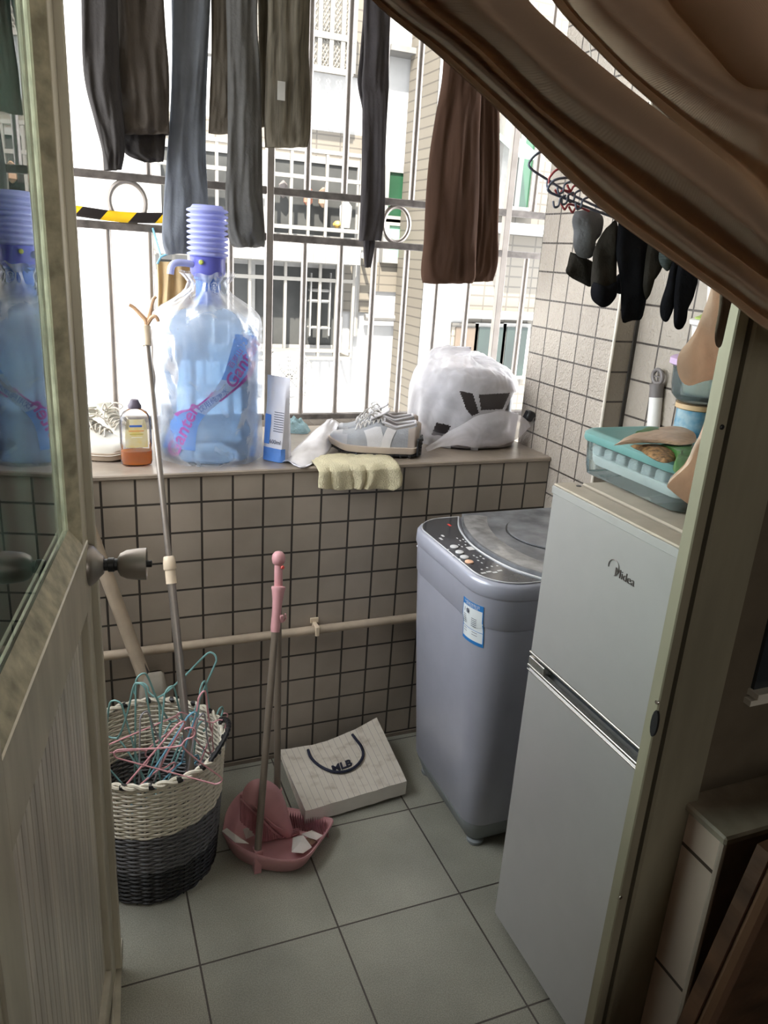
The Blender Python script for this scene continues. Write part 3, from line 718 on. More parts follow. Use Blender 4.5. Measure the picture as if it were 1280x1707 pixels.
lg = MB(); text_on(lg, 'Midea', .021, (FX0-.0008, -.9610, .9635), (0, -1, 0), (0, 0, 1), extrude=.0006)
cx_, cz_, rr_ = -.9315, .9690, .0135
lg.tube([(FX0-.0012, cx_-rr_*math.cos(math.radians(a_)), cz_+rr_*math.sin(math.radians(a_))) for a_ in range(-70, 205, 12)][::-1], .0008, 6)
lab(lg.build('brand_badge', mat('badge_chrome', (.16,.14,.13), .3, metal=.7), ud, smooth=False), 'dark chrome lettering with a ring on the upper door')

# ------------------------------------------------------------------ wicker basket
BC = Vector((-1.212, -.303, 0)); BH = .345
bk = thing('wicker_basket', 'round woven laundry basket striped white, grey and black, full of hangers', 'basket', BC)
def brad(z): return .142+.026*(z/BH)**.8
M['wk_w'] = mat('white_wicker', (.62,.58,.48), .45, var=.12, vscale=90)
M['wk_g'] = mat('grey_wicker', (.10,.10,.105), .45, var=.25, vscale=60)
M['wk_b'] = mat('black_wicker', (.008,.008,.009), .45, var=.3, vscale=90)
NS = 34; rows = 54
bands = {'black_band': (0, 15, M['wk_b']), 'grey_band': (15, 32, M['wk_g']), 'white_band': (32, rows, M['wk_w'])}
for nm, (r0, r1, mm) in bands.items():
    mb = MB()
    for r in range(r0, r1):
        z = .008+(BH-.02)*r/(rows-1); R = brad(z); ph = (r % 2)*PI
        pts = []
        for k in range(NS*4):
            a = 2*PI*k/(NS*4); w_ = math.sin(a*NS/2+ph)
            pts.append(BC+Vector(((R+.0024*w_)*math.cos(a), (R+.0024*w_)*math.sin(a), z+.0009*math.sin(a*5+r))))
        mb.tube(pts, .0030, 5, closed=True)
    za, zb = .008+(BH-.02)*r0/(rows-1)-.003, .008+(BH-.02)*r1/(rows-1)-.003
    for k in range(NS):
        a = 2*PI*(k+.5)/NS; mb.tube([BC+Vector((brad(z)*math.cos(a), brad(z)*math.sin(a), z)) for z in (za, (za+zb)/2, zb)], .0028, 5)
    mb.build(nm, mm, bk)
MB().lathe([(.138, .003), (.138, .010)], BC, 40).build('bottom', M['wk_b'], bk)
mb = MB()
for q in range(2):
    mb.tube([BC+Vector(((brad(BH)+.005*math.sin(a*17+q*PI))*math.cos(a), (brad(BH)+.005*math.sin(a*17+q*PI))*math.sin(a), BH+.004*math.cos(a*17+q*PI))) for a in [2*PI*k/204 for k in range(204)]], .0042, 6, closed=True)
mb.build('rim', M['wk_w'], bk)
mb = MB()
for k in range(18):
    a = 2*PI*k/18+.1; p = BC+Vector((brad(BH)*math.cos(a), brad(BH)*math.sin(a), BH))
    MB().lathe([(.0075,-.006),(.0085,0),(.0075,.006)], p, 8, (-math.sin(a), math.cos(a), 0)).build('rim_binding', M['wk_b'], bk)
for a0 in (-.30, PI-.3):
    pts = []
    for k in range(41):
        t = k/40; a = a0-.50+1.0*t; h = math.sin(PI*t)
        pts.append(BC+Vector(((brad(BH)+.012*h)*math.cos(a), (brad(BH)+.012*h)*math.sin(a), BH+.034*h)))
    hm = MB().tube(pts, [.0058+.0012*math.sin(k*2.2) for k in range(41)], 8); hm.build('handle', M['wk_b'], bk)

# ------------------------------------------------------------------ coat hangers
M['teal'] = mat('teal_wire', (.19,.37,.36), .4, var=.06); M['pinkw'] = mat('pink_wire', (.66,.33,.36), .4, var=.06)
M['bluew'] = mat('blue_wire', (.18,.42,.58), .4, var=.06); M['greyw'] = mat('grey_wire', (.30,.29,.31), .4, var=.06)
HW = [(-.19, 0), (-.196, .012), (-.185, .028), (-.11, .055), (-.05, .080), (-.018, .095), (0, .108)]
def make_hanger(m, r=.0030):
    h = bpy.data.objects.new('coat_hanger', None); COL.objects.link(h)
    L_ = [Vector((x, 0, z)) for x, z in cat_rom(HW, 20)]
    Rr = [Vector((-v.x, 0, v.z)) for v in L_][::-1]
    MB().tube([Vector((-.185, 0, -.004)), Vector((-.19, 0, 0))][:0]+L_+Rr[1:]+[Vector((.18, 0, -.006)), Vector((-.18, 0, -.006))], r, 6, closed=True).build('frame', m, h, world=False)
    hk = [Vector((0, 0, .105)), Vector((0, 0, .125)), Vector((.006, 0, .137))]+[Vector((.020*math.sin(a), 0, .157-.020*math.cos(a)*1.0)) for a in [PI*.32+k*PI*1.25/12 for k in range(13)]]
    MB().tube([hk[0], hk[1]]+[Vector((-.022*math.cos(a)*-1-.0, 0, .160+.022*math.sin(a))) for a in [-PI/2.4+k*PI*1.28/14 for k in range(15)]], r*1.05, 6).build('hook', m, h, world=False)
    return h
protoH = {}
def put_hanger(key, m, p, x, z, label, group, scale=1.0):
    """p: world position of the middle of the bar; x: bar direction; z: direction of the hook"""
    if key not in protoH:
        o = protoH[key] = make_hanger(m); new = o
    else:
        s_ = protoH[key]; new = s_.copy(); COL.objects.link(new)
        for ch in s_.children:
            c_ = ch.copy(); COL.objects.link(c_); c_.parent = new
    x = Vector(x).normalized(); z = Vector(z); z = (z-x*z.dot(x)).normalized(); y = z.cross(x)
    new.matrix_world = Matrix.Translation(Vector(p)) @ Matrix((x, y, z)).transposed().to_4x4() @ Matrix.Scale(scale, 4)
    new['label'] = label; new['category'] = 'clothes hanger'
    if group: new['group'] = group
    return new
# hangers standing in the basket: arms pointing up out of it, hooks down inside, and a few laid on the rim
G1 = 'teal hangers standing in the basket'; G2 = 'pink hangers in the basket'
def stand(key, m, px, py, Y, spread, lean, label, group, dz=-.19, sc=1.0, yaw=0.0):
    """hanger on end: its shoulder tip up at the pixel, bar running down into the basket"""
    tip = at(px, py, Y=Y)
    x = Vector((lean, yaw, 1)).normalized()           # bar direction
    z = Vector((spread, .35, -.25))
    return put_hanger(key, m, tip - x*(.190*sc), x, z, label, group, sc)
S1 = 'teal wire hanger standing on end in the basket'
stand('teal', M['teal'], 230, 1128, -.29, 1, .05, 'tallest of the teal hangers left of the tall steel pole in the basket', None, sc=.78)
stand('teal', M['teal'], 238, 1142, -.33, -.6, -.10, 'teal hanger just below and crossing the tallest one left of the steel pole', None, sc=.78)
stand('teal', M['teal'], 278, 1150, -.34, .5, .12, 'teal hanger closest to the left side of the tall steel pole', None, sc=.78)
stand('teal', M['teal'], 360, 1095, -.22, -.8, .42, 'teal hanger reaching highest, up to the right out of the basket', None, sc=.85)
stand('teal', M['teal'], 336, 1142, -.26, .25, .10, 'teal hanger standing upright right of the tall steel pole in the basket', None, sc=.75)
stand('teal', M['teal'], 198, 1170, -.30, -1, -.18, 'teal hanger leaning out at the left edge of the basket by the door', None, sc=.78)
stand('blue', M['bluew'], 318, 1190, -.36, .5, .62, 'bright blue hanger leaning diagonally inside the basket', None, sc=.75)
stand('grey', M['greyw'], 236, 1192, -.38, .5, .05, 'grey hanger standing low inside the basket at the left', None, sc=.66)
stand('grey', M['greyw'], 332, 1195, -.34, .4, .18, 'grey hanger inside the basket right of the steel pole', None, sc=.70)
stand('pink', M['pinkw'], 334, 1158, -.29, .35, .16, 'pink hanger standing upright beside the teal one right of the steel pole', None, sc=.75)
stand('pink', M['pinkw'], 300, 1205, -.40, .4, .85, 'pink hanger leaning diagonally in the basket behind the rim', None, sc=.72)
a_ = at(178, 1268, Y=-.455); b_ = at(345, 1312, Y=-.47)
put_hanger('pink', M['pinkw'], (a_+b_)/2+Vector((.02, 0, .006)), b_-a_, Vector((.25, -.05, .9)), 'pink hanger lying across the front rim of the basket', None, .62)
a_ = at(175, 1246, Y=-.36); b_ = at(318, 1185, Y=-.24)
put_hanger('pink', M['pinkw'], (a_+b_)/2, b_-a_, Vector((.2, .3, -.9)), 'pink hanger lying across the inside of the basket near its top', None, .62)
put_hanger('pink', M['pinkw'], at(322, 1225, Y=-.30), Vector((.4, .3, -.8)), Vector((.8, 0, .45)), 'pink hanger hooked over the right side of the basket', None, .5)

# ------------------------------------------------------------------ clothes pole with forked head, standing in the basket
def lerp(a, b, t): return a+(b-a)*t
Pb = at(318, 1285, Y=-.325); Pt = at(243, 556, Y=.06)
pole = thing('clothes_pole', 'long telescopic steel clothes pole with a forked tip standing in the basket', 'pole', Pb)
d_ = (Pt-Pb).normalized(); LL = (Pt-Pb).length
# extend the foot down to the basket floor
foot = Pb.copy()
while (Vector((foot.x, foot.y, 0))-BC).length < .118 and foot.z > .02: foot = foot-d_*.01
pole.location = foot
k1 = .5275*LL
MB().tube([foot, Pb+d_*(.46*LL)], .0098, 14).build('lower_tube', M['steel'], pole)
MB().tube([Pb+d_*(.44*LL), Pt], .0072, 14).build('upper_tube', M['steel'], pole)
q = Pb+d_*(.455*LL)
MB().lathe([(.0115, -.03), (.0125, -.03), (.0125, .004), (.0115, .004)], q, 18, d_).build('coupling', M['cream'], pole)
MB().lathe([(.014, .003), (.0152, .006), (.0148, .020), (.0125, .034), (.0105, .036)], q, 18, d_).build('locking_nut', M['cream'], pole)
MB().lathe([(.0098, -.030), (.0105, -.028), (.0125, .010), (.0130, .016), (.010, .020)], Pt, 18, d_).build('head_sleeve', M['cream'], pole)
fm = mat('fork_plastic', (.52,.33,.20), .35)
l1 = cat_rom([Pt+d_*.012, at(243, 535, Y=.06), at(232, 522, Y=.062), at(222, 512, Y=.064), at(215, 508, Y=.064)], 14)
l2 = cat_rom([Pt+d_*.012, at(247, 535, Y=.06), at(251, 516, Y=.062), at(255, 500, Y=.064), at(260, 494, Y=.064)], 14)
l3 = cat_rom([Pt+d_*.014, at(252, 530, Y=.055), at(260, 528, Y=.05), at(264, 536, Y=.05)], 10)
for l_ in (l1, l2, l3): MB().tube(l_, [.0062-.0025*i/len(l_) for i in range(len(l_))], 8).build('prong', fm, pole)

# leaning pipe and rod behind the door, ending behind the basket
a = at(238, 1122, Y=-.09); b = at(118, 800, Y=-.035)
dd = (b-a).normalized()
o = MB().tube([a-dd*(a.z-.02)/dd.z*.55, a+dd*.52], .017, 14).build('leaning_pipe', M['pvc']); tag(base_origin(o), 'thick beige pipe leaning on the tiled wall behind the door knob', 'pipe')
a2 = at(252, 1140, Y=-.10); b2 = at(158, 930, Y=-.06); dd = (b2-a2).normalized()
mop = thing('mop', 'mop with a dark steel handle leaning behind the basket', 'mop', a2-dd*.05)
MB().tube([a2, a2+dd*.42], .0075, 12).build('handle', M['steel_d'], mop)
MB().rbox(a2.x-.035, a2.y-.02, a2.x+.045, a2.y+.02, [(a2.z-.07, .0), (a2.z-.02, .004), (a2.z+.025, .012), (a2.z+.035, .019)], .022).build('head', mat('mop_head', (.34,.31,.26), .8, bump=.5), mop)
MB().rbox(a2.x-.03, a2.y-.016, a2.x+.04, a2.y+.016, [(a2.z-.30, .0), (a2.z-.06, .004)], .015).build('fibres', mat('mop_fibre', (.22,.20,.18), .9, bump=.8, bscale=150), mop)

# water pipe along the parapet
wp = thing('water_pipe', 'beige water pipe fixed along the tiled parapet wall', 'pipe', (-.9, -.022, .424))
MB().tube([(-1.79, -.024, .424), (-.05, -.024, .424)], .0125, 14).build('tube', M['pvc'], wp)
for x in (at(528, 1047, Y=-.03).x, -1.45, -.20):
    MB().box((x-.006, -.040, .410), (x+.006, 0, .440), .002).box((x-.012, -.006, .436), (x+.012, -.001, .452), .001).build('clamp', M['cream'], wp, smooth=False)

# ------------------------------------------------------------------ broom and dustpan
DP = Vector((-.905, -.385, 0))
dp = thing('dustpan', 'pink long-handled dustpan with litter on the floor', 'dustpan', DP)
outer = [at(x, y, Z=z) for x, y, z in ((370, 1388, .062), (388, 1408, .062), (430, 1428, .060), (480, 1437, .055), (512, 1430, .050), (532, 1408, .045), (556, 1370, .036), (540, 1362, .010), (508, 1352, .006), (470, 1345, .006), (440, 1335, .008), (412, 1318, .035), (392, 1330, .055), (376, 1356, .062))]
oc = sum(outer, Vector())/len(outer)
def lp_ring(scale, zz, n=56):
    pts = cat_rom([tuple(p) for p in outer]+[tuple(outer[0])], n+1)[:-1]
    return [Vector((oc.x+(p[0]-oc.x)*scale, oc.y+(p[1]-oc.y)*scale, zz if not callable(zz) else zz(p[2]))) for p in pts]
rings_ = [lp_ring(.80, lambda z: .002), lp_ring(.87, lambda z: .008), lp_ring(.96, lambda z: z*.75), lp_ring(1.0, lambda z: z), lp_ring(.985, lambda z: z+.004), lp_ring(.95, lambda z: z), lp_ring(.90, lambda z: max(.010, z*.5)), lp_ring(.84, lambda z: .012), lp_ring(.78, lambda z: .008)]
mb = MB(); n = 56
for rg in rings_: mb.v += rg
for i in range(len(rings_)-1): mb.f += [(i*n+k, i*n+(k+1) % n, (i+1)*n+(k+1) % n, (i+1)*n+k) for k in range(n)]
mb.f.append(tuple(range(n))[::-1]); mb.f.append(tuple((len(rings_)-1)*n+k for k in range(n)))
mb.build('pan', M['pink'], dp, angle=60)
c1, c2 = at(541, 1372, Z=.010), at(455, 1352, Z=.010)
tb = MB()
for k in range(22):
    p = c1.lerp(c2, k/21)+Vector((0, -.004, 0)); tb.prism([p+Vector((-.0022, 0, 0)), p+Vector((.0022, 0, 0)), p+Vector((0.0, 0, .017))], Vector((-.006, -.045, -.004)))
tb.build('comb_teeth', M['pinkd'], dp, smooth=False)
Hb = at(430, 1412, Z=.070); Ht = at(459, 1045, Y=-.255)
hd = (Ht-Hb).normalized()
MB().tube([Hb-hd*.005, Ht+hd*.01], .0088, 14).build('handle', M['taupe'], dp)
MB().prism([Vector((Hb.x-.011, Hb.y-.012, .001)), Vector((Hb.x+.006, Hb.y-.012, .001)), Vector((Hb.x+.010, Hb.y-.012, .066)), Vector((Hb.x-.010, Hb.y-.012, .066))], (0, .024, 0)).build('handle_socket', M['pink'], dp)
MB().lathe([(.0105, -.012), (.0115, 0), (.011, .04), (.0125, .065), (.0155, .088), (.0175, .094), (.0165, .098), (.009, .099)], Ht, 18, hd).build('grip', M['pink'], dp)
MB().box((Ht.x+.010, Ht.y-.004, Ht.z+.01), (Ht.x+.020, Ht.y+.004, Ht.z+.03), .002).tube([(Ht.x+.02, Ht.y, Ht.z+.012), (Ht.x+.026, Ht.y, Ht.z+.02), (Ht.x+.024, Ht.y, Ht.z+.032)], .0022, 6).build('clip', M['pink'], dp)
br = thing('broom', 'pink broom with a taupe handle standing in the dustpan', 'broom', (DP.x+.02, DP.y+.05, .01))
Bb = at(462, 1318, Y=-.300); Bt = at(464, 985, Y=-.215)
bd = (Bt-Bb).normalized()
MB().tube([Bb, Bt+bd*.01], .0088, 14).build('handle', M['taupe'], br)
MB().lathe([(.0095, 0), (.0105, .004), (.0100, .06), (.0095, .066), (.0145, .070), (.0165, .080), (.0150, .091), (.009, .098), (.001, .100)], Bt, 20, bd).build('grip', M['pink'], br)
bt_ = Bt+bd*.080; MB().lathe([(.005, 0), (.004, .003)], bt_+Vector((.006, -.0155, -.016)), 10, (.3, -1, 0)).build('red_button', mat('red_dot', (.7,.10,.08), .4), br)
MB().lathe([(.0125, -.035), (.0125, 0), (.0135, .004), (.010, .006)], Bb, 16, bd).build('socket', M['pink'], br)
# head: a padded fan leaning over, wide towards the bristles
def pillow(px, Y, dirv, bulge, n=40, rings=7, back=.6):
    pts = cat_rom([at(x, y, Y=Y).to_tuple() for x, y in px]+[at(px[0][0], px[0][1], Y=Y).to_tuple()], n+1)[:-1]
    pts = [Vector(p) for p in pts]; c = sum(pts, Vector())/n; mb = MB()
    for side in (1, -1):
        base = len(mb.v)
        for r in range(rings):
            t = r/rings; h = bulge*math.sqrt(max(0, 1-(1-t)**2)) if side > 0 else -bulge*back*math.sqrt(max(0, 1-(1-t)**2))
            for p in pts: mb.v.append(p.lerp(c, t)+dirv*h)
        mb.v.append(c+dirv*(bulge if side > 0 else -bulge*back)); k_ = len(mb.v)-1
        for r in range(rings-1):
            for k in range(n): mb.f.append((base+r*n+k, base+r*n+(k+1) % n, base+(r+1)*n+(k+1) % n, base+(r+1)*n+k))
        for k in range(n): mb.f.append((base+(rings-1)*n+k, base+(rings-1)*n+(k+1) % n, k_))
    return mb, pts
toward = Vector((-.15, -.9, .42)).normalized()
hpx = [(403, 1333), (406, 1316), (418, 1302), (436, 1298), (456, 1306), (470, 1322), (480, 1352), (490, 1392), (484, 1401), (466, 1391), (438, 1364), (418, 1345)]
mb, hpts = pillow(hpx, -.335, toward, .026)
for k in range(3): pass
mb.build('head', M['pink'], br, angle=80)
rim = cat_rom([(at(x, y, Y=-.335)+toward*.004).to_tuple() for x, y in ((402, 1331), (418, 1347), (438, 1367), (464, 1393), (484, 1404), (492, 1393))], 24)
MB().tube(rim, .0030, 8).build('head_rim', M['pink'], br)
rim2 = cat_rom([(at(x, y, Y=-.335)+toward*(.023 if 0 < i < 4 else .008)).to_tuple() for i, (x, y) in enumerate(((412, 1330), (428, 1344), (446, 1362), (464, 1376), (486, 1382)))], 24)
MB().tube(rim2, .0014, 6).build('head_rim', M['pink'], br)
bs = MB()
for i in range(40):
    for j in range(4):
        s = (i+.5)/40; k = s*23; q = Vector(rim[int(k)]).lerp(Vector(rim[min(23, int(k)+1)]), k-int(k))
        p = q-toward*(.004+.007*j)+Vector((0, 0, .006))
        e = p+Vector((.012*(s-.3), -.010, -.062-.006*random.random())); e.z = max(e.z, .016)
        bs.tube([p, e], [.0020, .0023], 5)
bs.build('bristles', M['pinkd'], br)
# litter in the pan
M['paper'] = mat('scrap_paper', (.66,.63,.58), .7, var=.06)
def scrap(name, pts, lift, label, m=None, cat_='litter'):
    P_ = [at(x, y, Z=z) for x, y, z in pts]; c = sum(P_, Vector())/len(P_)
    mb = MB(); n = len(P_); mb.v = P_+[c+Vector((0, 0, lift))]+[p-Vector((0, 0, .0015)) for p in P_]
    mb.f = [(i, (i+1) % n, n) for i in range(n)]+[tuple(n+1+i for i in range(n))[::-1]]+[(i, n+1+i, n+1+(i+1) % n, (i+1) % n) for i in range(n)]
    return tag(base_origin(mb.build(name, m or M['paper'], smooth=False)), label, cat_)
scrap('paper_scrap', [(370, 1385, .068), (378, 1380, .07), (400, 1397, .07), (415, 1406, .06), (392, 1404, .066)], .008, 'white paper scrap over the left edge of the dustpan')
scrap('paper_scrap', [(405, 1382, .03), (420, 1376, .045), (424, 1392, .03), (410, 1398, .025)], .006, 'small crumpled paper scrap beside the broom bristles')
scrap('paper_scrap', [(488, 1396, .03), (505, 1392, .04), (520, 1412, .03), (505, 1422, .03), (486, 1420, .03)], .010, 'crumpled white tissue in the dustpan right of the bristles')
scrap('paper_scrap', [(502, 1390, .03), (520, 1384, .04), (538, 1392, .035), (528, 1400, .03), (515, 1396, .03)], .012, 'folded white tissue nearest the right tip of the dustpan')
scrap('leaf_litter', [(508, 1398, .02), (520, 1394, .025), (528, 1403, .02), (516, 1410, .018)], .006, 'brown dried leaf between the tissues in the dustpan', mat('dry_leaf', (.20,.12,.08), .8))

# ------------------------------------------------------------------ paper shopping bag
M['bagp'] = tilemat('pinstriped_paper', 'X', 'Z', .5, .5, 0, 0, (.52,.47,.40), (.52,.47,.40), (.3,.3,.3), .0, rough=.6, grime=.15, gscale=12)
TL, TR = at(464, 1250, Y=-.055), at(628, 1196, Y=-.045)
BL, BR = at(509, 1352, Z=.052), at(678, 1302, Z=.058)
bg_ = thing('paper_bag', 'cream pinstriped paper shopping bag with navy rope handle lying against the wall', 'paper bag', ((BL.x+BR.x)/2, (BL.y+BR.y)/2, 0))
fnorm = (BR-BL).cross(TL-BL).normalized()
if fnorm.z < 0: fnorm = -fnorm
def bagf(u, v, off=0.0):
    a_ = BL.lerp(BR, u); b_ = TL.lerp(TR, u)
    p = a_.lerp(b_, v)
    return p+fnorm*(off - .014*math.sin(PI*u)*v*v + .004*nz(u*4, v*3, 1.0) + .0015*nz(u*14, v*11, 2.0)) + (TL-BL).normalized()*(-.012*math.sin(PI*u)*v*v)
th = fnorm*-.045
def bagb(u, v): return bagf(u, v)+th*(1-.80*v)
bagmat, bnt, bpp = newmat('striped_paper'); N, L = bnt.nodes, bnt.links
tc = N.new('ShaderNodeUVMap'); sx = N.new('ShaderNodeSeparateXYZ'); L.new(tc.outputs[0], sx.inputs[0])
mu_ = N.new('ShaderNodeMath'); mu_.operation = 'MULTIPLY'; mu_.inputs[1].default_value = 17; L.new(sx.outputs[0], mu_.inputs[0])
fr_ = N.new('ShaderNodeMath'); fr_.operation = 'FRACT'; L.new(mu_.outputs[0], fr_.inputs[0])
lt2 = N.new('ShaderNodeMath'); lt2.operation = 'LESS_THAN'; lt2.inputs[1].default_value = .05; L.new(fr_.outputs[0], lt2.inputs[0])
tn = N.new('ShaderNodeTexNoise'); tn.inputs['Scale'].default_value = 7; tn.inputs['Detail'].default_value = 7; L.new(tc.outputs[0], tn.inputs['Vector'])
rp = N.new('ShaderNodeMapRange'); rp.inputs[1].default_value = .52; rp.inputs[2].default_value = .72; L.new(tn.outputs[0], rp.inputs[0])
x1 = N.new('ShaderNodeMix'); x1.data_type = 'RGBA'; x1.inputs['A'].default_value = (.58, .53, .45, 1); x1.inputs['B'].default_value = (.40, .34, .27, 1); L.new(rp.outputs[0], x1.inputs['Factor'])
x2 = N.new('ShaderNodeMix'); x2.data_type = 'RGBA'; x2.inputs['B'].default_value = (.22, .20, .20, 1); L.new(lt2.outputs[0], x2.inputs['Factor']); L.new(x1.outputs['Result'], x2.inputs['A'])
L.new(x2.outputs['Result'], bpp.inputs['Base Color']); bpp.inputs['Roughness'].default_value = .6
nu_, nv_ = 26, 20
def uvgrid(fn, name, m, par, usc=1.0):
    o_ = MB().grid(fn, nu_, nv_).build(name, m, par)
    uv = o_.data.uv_layers.new(name='map')
    for l_ in o_.data.loops:
        i, j = divmod(l_.vertex_index, nv_); uv.data[l_.index].uv = (i/(nu_-1)*usc, j/(nv_-1))
    return o_
uvgrid(bagf, 'front_panel', bagmat, bg_); uvgrid(bagb, 'back_panel', bagmat, bg_)
uvgrid(lambda u, v: bagf(0, v).lerp(bagb(0, v), u)+Vector((.006*math.sin(PI*u)*v, 0, 0)), 'side_gusset', bagmat, bg_, .25)
uvgrid(lambda u, v: bagf(1, v).lerp(bagb(1, v), u)-Vector((.006*math.sin(PI*u)*v, 0, 0)), 'side_gusset', bagmat, bg_, .25)
MB().grid(lambda u, v: bagf(u, 0).lerp(bagb(u, 0), v), nu_, 8).build('bottom_panel', M['paper'], bg_)
hp = [at(x, y, Y=-.07) for x, y in ((512, 1252), (520, 1268), (536, 1282), (556, 1290), (577, 1289), (594, 1279), (604, 1265), (602, 1248), (594, 1236), (588, 1228))]
# drop the rope on the panel plane
def on_panel(p, off=.004):
    d2 = (p-CAM); t_ = (BL-CAM).dot(fnorm)/d2.dot(fnorm); return CAM+d2*t_+fnorm*off
def pix(p):
    c = p-CAM; z = c.dot(FX); return 640+FPX*c.dot(RX)/z, 853.5-FPX*c.dot(UX)/z
_tab = [(pix(bagf(i/60, j/60)), i/60, j/60) for i in range(61) for j in range(61)]
def on_bag(x, y, off):
    b_ = sorted(_tab, key=lambda t: (t[0][0]-x)**2+(t[0][1]-y)**2)[:4]
    ws = [1/(((t[0][0]-x)**2+(t[0][1]-y)**2)**.5+.05) for t in b_]; W_ = sum(ws)
    return bagf(sum(t[1]*w for t, w in zip(b_, ws))/W_, sum(t[2]*w for t, w in zip(b_, ws))/W_, off)
hp = [on_bag(x, y, .006) for x, y in ((513, 1253), (519, 1267), (535, 1281), (556, 1289), (577, 1288), (594, 1279), (605, 1263), (602, 1248), (594, 1236), (587, 1227))]
MB().tube(cat_rom(hp, 40), .0042, 10).build('rope_handle', mat('navy_rope', (.012,.015,.035), .7, bump=.6, bscale=300), bg_)
Otx = on_bag(569, 1280, .0); Ux = (on_bag(588, 1273, 0)-on_bag(552, 1287, 0)).normalized(); nb_ = (on_bag(569, 1270, 0)-Otx).cross(Ux).normalized()*-1
if nb_.z < 0: nb_ = -nb_
Vx = nb_.cross(Ux)
tb_ = MB(); text_on(tb_, 'MLB', .034, Otx+Vx*.002, Ux, Vx, .0025, bold=.0012, shear=.25, extrude=.0008)
tb_.build('lettering', mat('navy_print', (.012,.014,.03), .5), bg_, smooth=False)

# ================================================================== THINGS ON THE SILL
# ------------------------------------------------------------------ five-gallon water bottle in a clear bag, with pump
WBc = Vector((-.990, .172, H)); WR = .128
wb = thing('water_bottle', 'large blue water bottle wrapped in a clear plastic bag on the sill', 'water bottle', WBc)
M['bottle'] = thin('blue_bottle', (.74,.86,.98), (.56,.68,.86), .42, .15, .6, 0, 5, .5)
M['bagclear'] = thin('clear_bag', (.96,.975,1.0), (.74,.78,.84), .20, .30, .6, .55, 20, .35)
prof = [(.095,.002),(.118,.004),(.126,.012),(WR,.03),(WR,.06),(.1255,.066),(WR,.074),(WR,.20),(.1255,.207),(WR,.215),(WR,.325),(.124,.345),(.108,.362),(.080,.377),(.045,.388),(.030,.398),(.028,.44)]
MB().lathe(prof, WBc, 56).build('body', M['bottle'], wb)
MB().lathe([(r*.965, h+.004) for r, h in prof[:8]]+[(.1,.285),(.02,.30)], WBc, 48).build('water', thin('water', (.80,.90,.98), (.62,.74,.88), .12, .05, .5), wb)
# swirling label band, two broad ends joined by a narrow waist
def cyl_map(x, y, off=.0012):
    p = at_cyl(x, y, WBc.x, WBc.y, WR+off); return p
Tp = [(392, 557), (384, 588), (371, 628), (350, 660), (322, 682), (293, 694), (276, 706)]
Bt_ = [(428, 560), (424, 612), (408, 636), (380, 660), (346, 690), (327, 720), (325, 752)]
Bt2 = [(428, 560), (424, 612), (408, 636), (380, 660), (346, 688), (330, 712), (325, 752)]
Tp2 = [(392, 557), (384, 588), (371, 628), (350, 658), (322, 680), (290, 692), (272, 745)]
TT, BB = cat_rom(Tp2, 60), cat_rom(Bt2, 60)
def strip(a, b, n0, n1, off, i0=0, i1=60):
    mb = MB(); idx = range(i0, i1)
    rows_ = [[cyl_map(TT[i][0]+(BB[i][0]-TT[i][0])*(a+(b-a)*j/6), TT[i][1]+(BB[i][1]-TT[i][1])*(a+(b-a)*j/6), off) for j in range(7)] for i in idx]
    for r in rows_: mb.v += r
    for i in range(len(rows_)-1):
        for j in range(6): mb.f.append((i*7+j, i*7+j+1, (i+1)*7+j+1, (i+1)*7+j))
    return mb
M['lab_b'] = mat('label_blue_film', (.20,.42,.86), .3, var=.1, transl=.5)
M['lab_m'] = mat('label_magenta', (.50,.08,.42), .3, transl=.4)
M['lab_w'] = mat('label_pale', (.55,.68,.92), .3, transl=.5)
lbl = strip(0, 1, 0, 0, .0014, 0, 22).build('label', M['lab_b'], wb)
strip(0, 1, 0, 0, .0014, 21, 42).build('label_waist', M['lab_w'], lbl)
strip(0, 1, 0, 0, .0014, 41, 60).build('label_lower_end', M['lab_b'], lbl)
strip(.86, 1.02, 0, 0, .002, 8, 34).build('label_stripe', M['lab_m'], lbl); strip(-.02, .14, 0, 0, .002, 28, 50).build('label_stripe', M['lab_m'], lbl)
def cyl_text(txt, cx, cy, size_px, ang, m, nm, **k):
    vs, fs = text_mesh(txt, 1.0, **k); ca, sa = math.cos(ang), math.sin(ang)
    MB().add([cyl_map(cx+size_px*(v.x*ca+v.y*sa), cy+size_px*(v.x*sa-v.y*ca), .0026) for v in vs], fs).build(nm, m, lbl, smooth=False)
cyl_text('Ganten', 404, 607, 30, -1.05, M['lab_m'], 'label_lettering', bold=.02, shear=.2)
cyl_text('Ganten', 305, 718, 32, -1.15, M['lab_m'], 'label_lettering', bold=.02, shear=.2)
cyl_text('饮用纯净水', 356, 668, 12, -.62, mat('label_print_blue', (.08,.18,.55), .4), 'label_lettering')
cyl_text('百岁山', 393, 598, 12, -1.0, M['lab_m'], 'label_lettering')
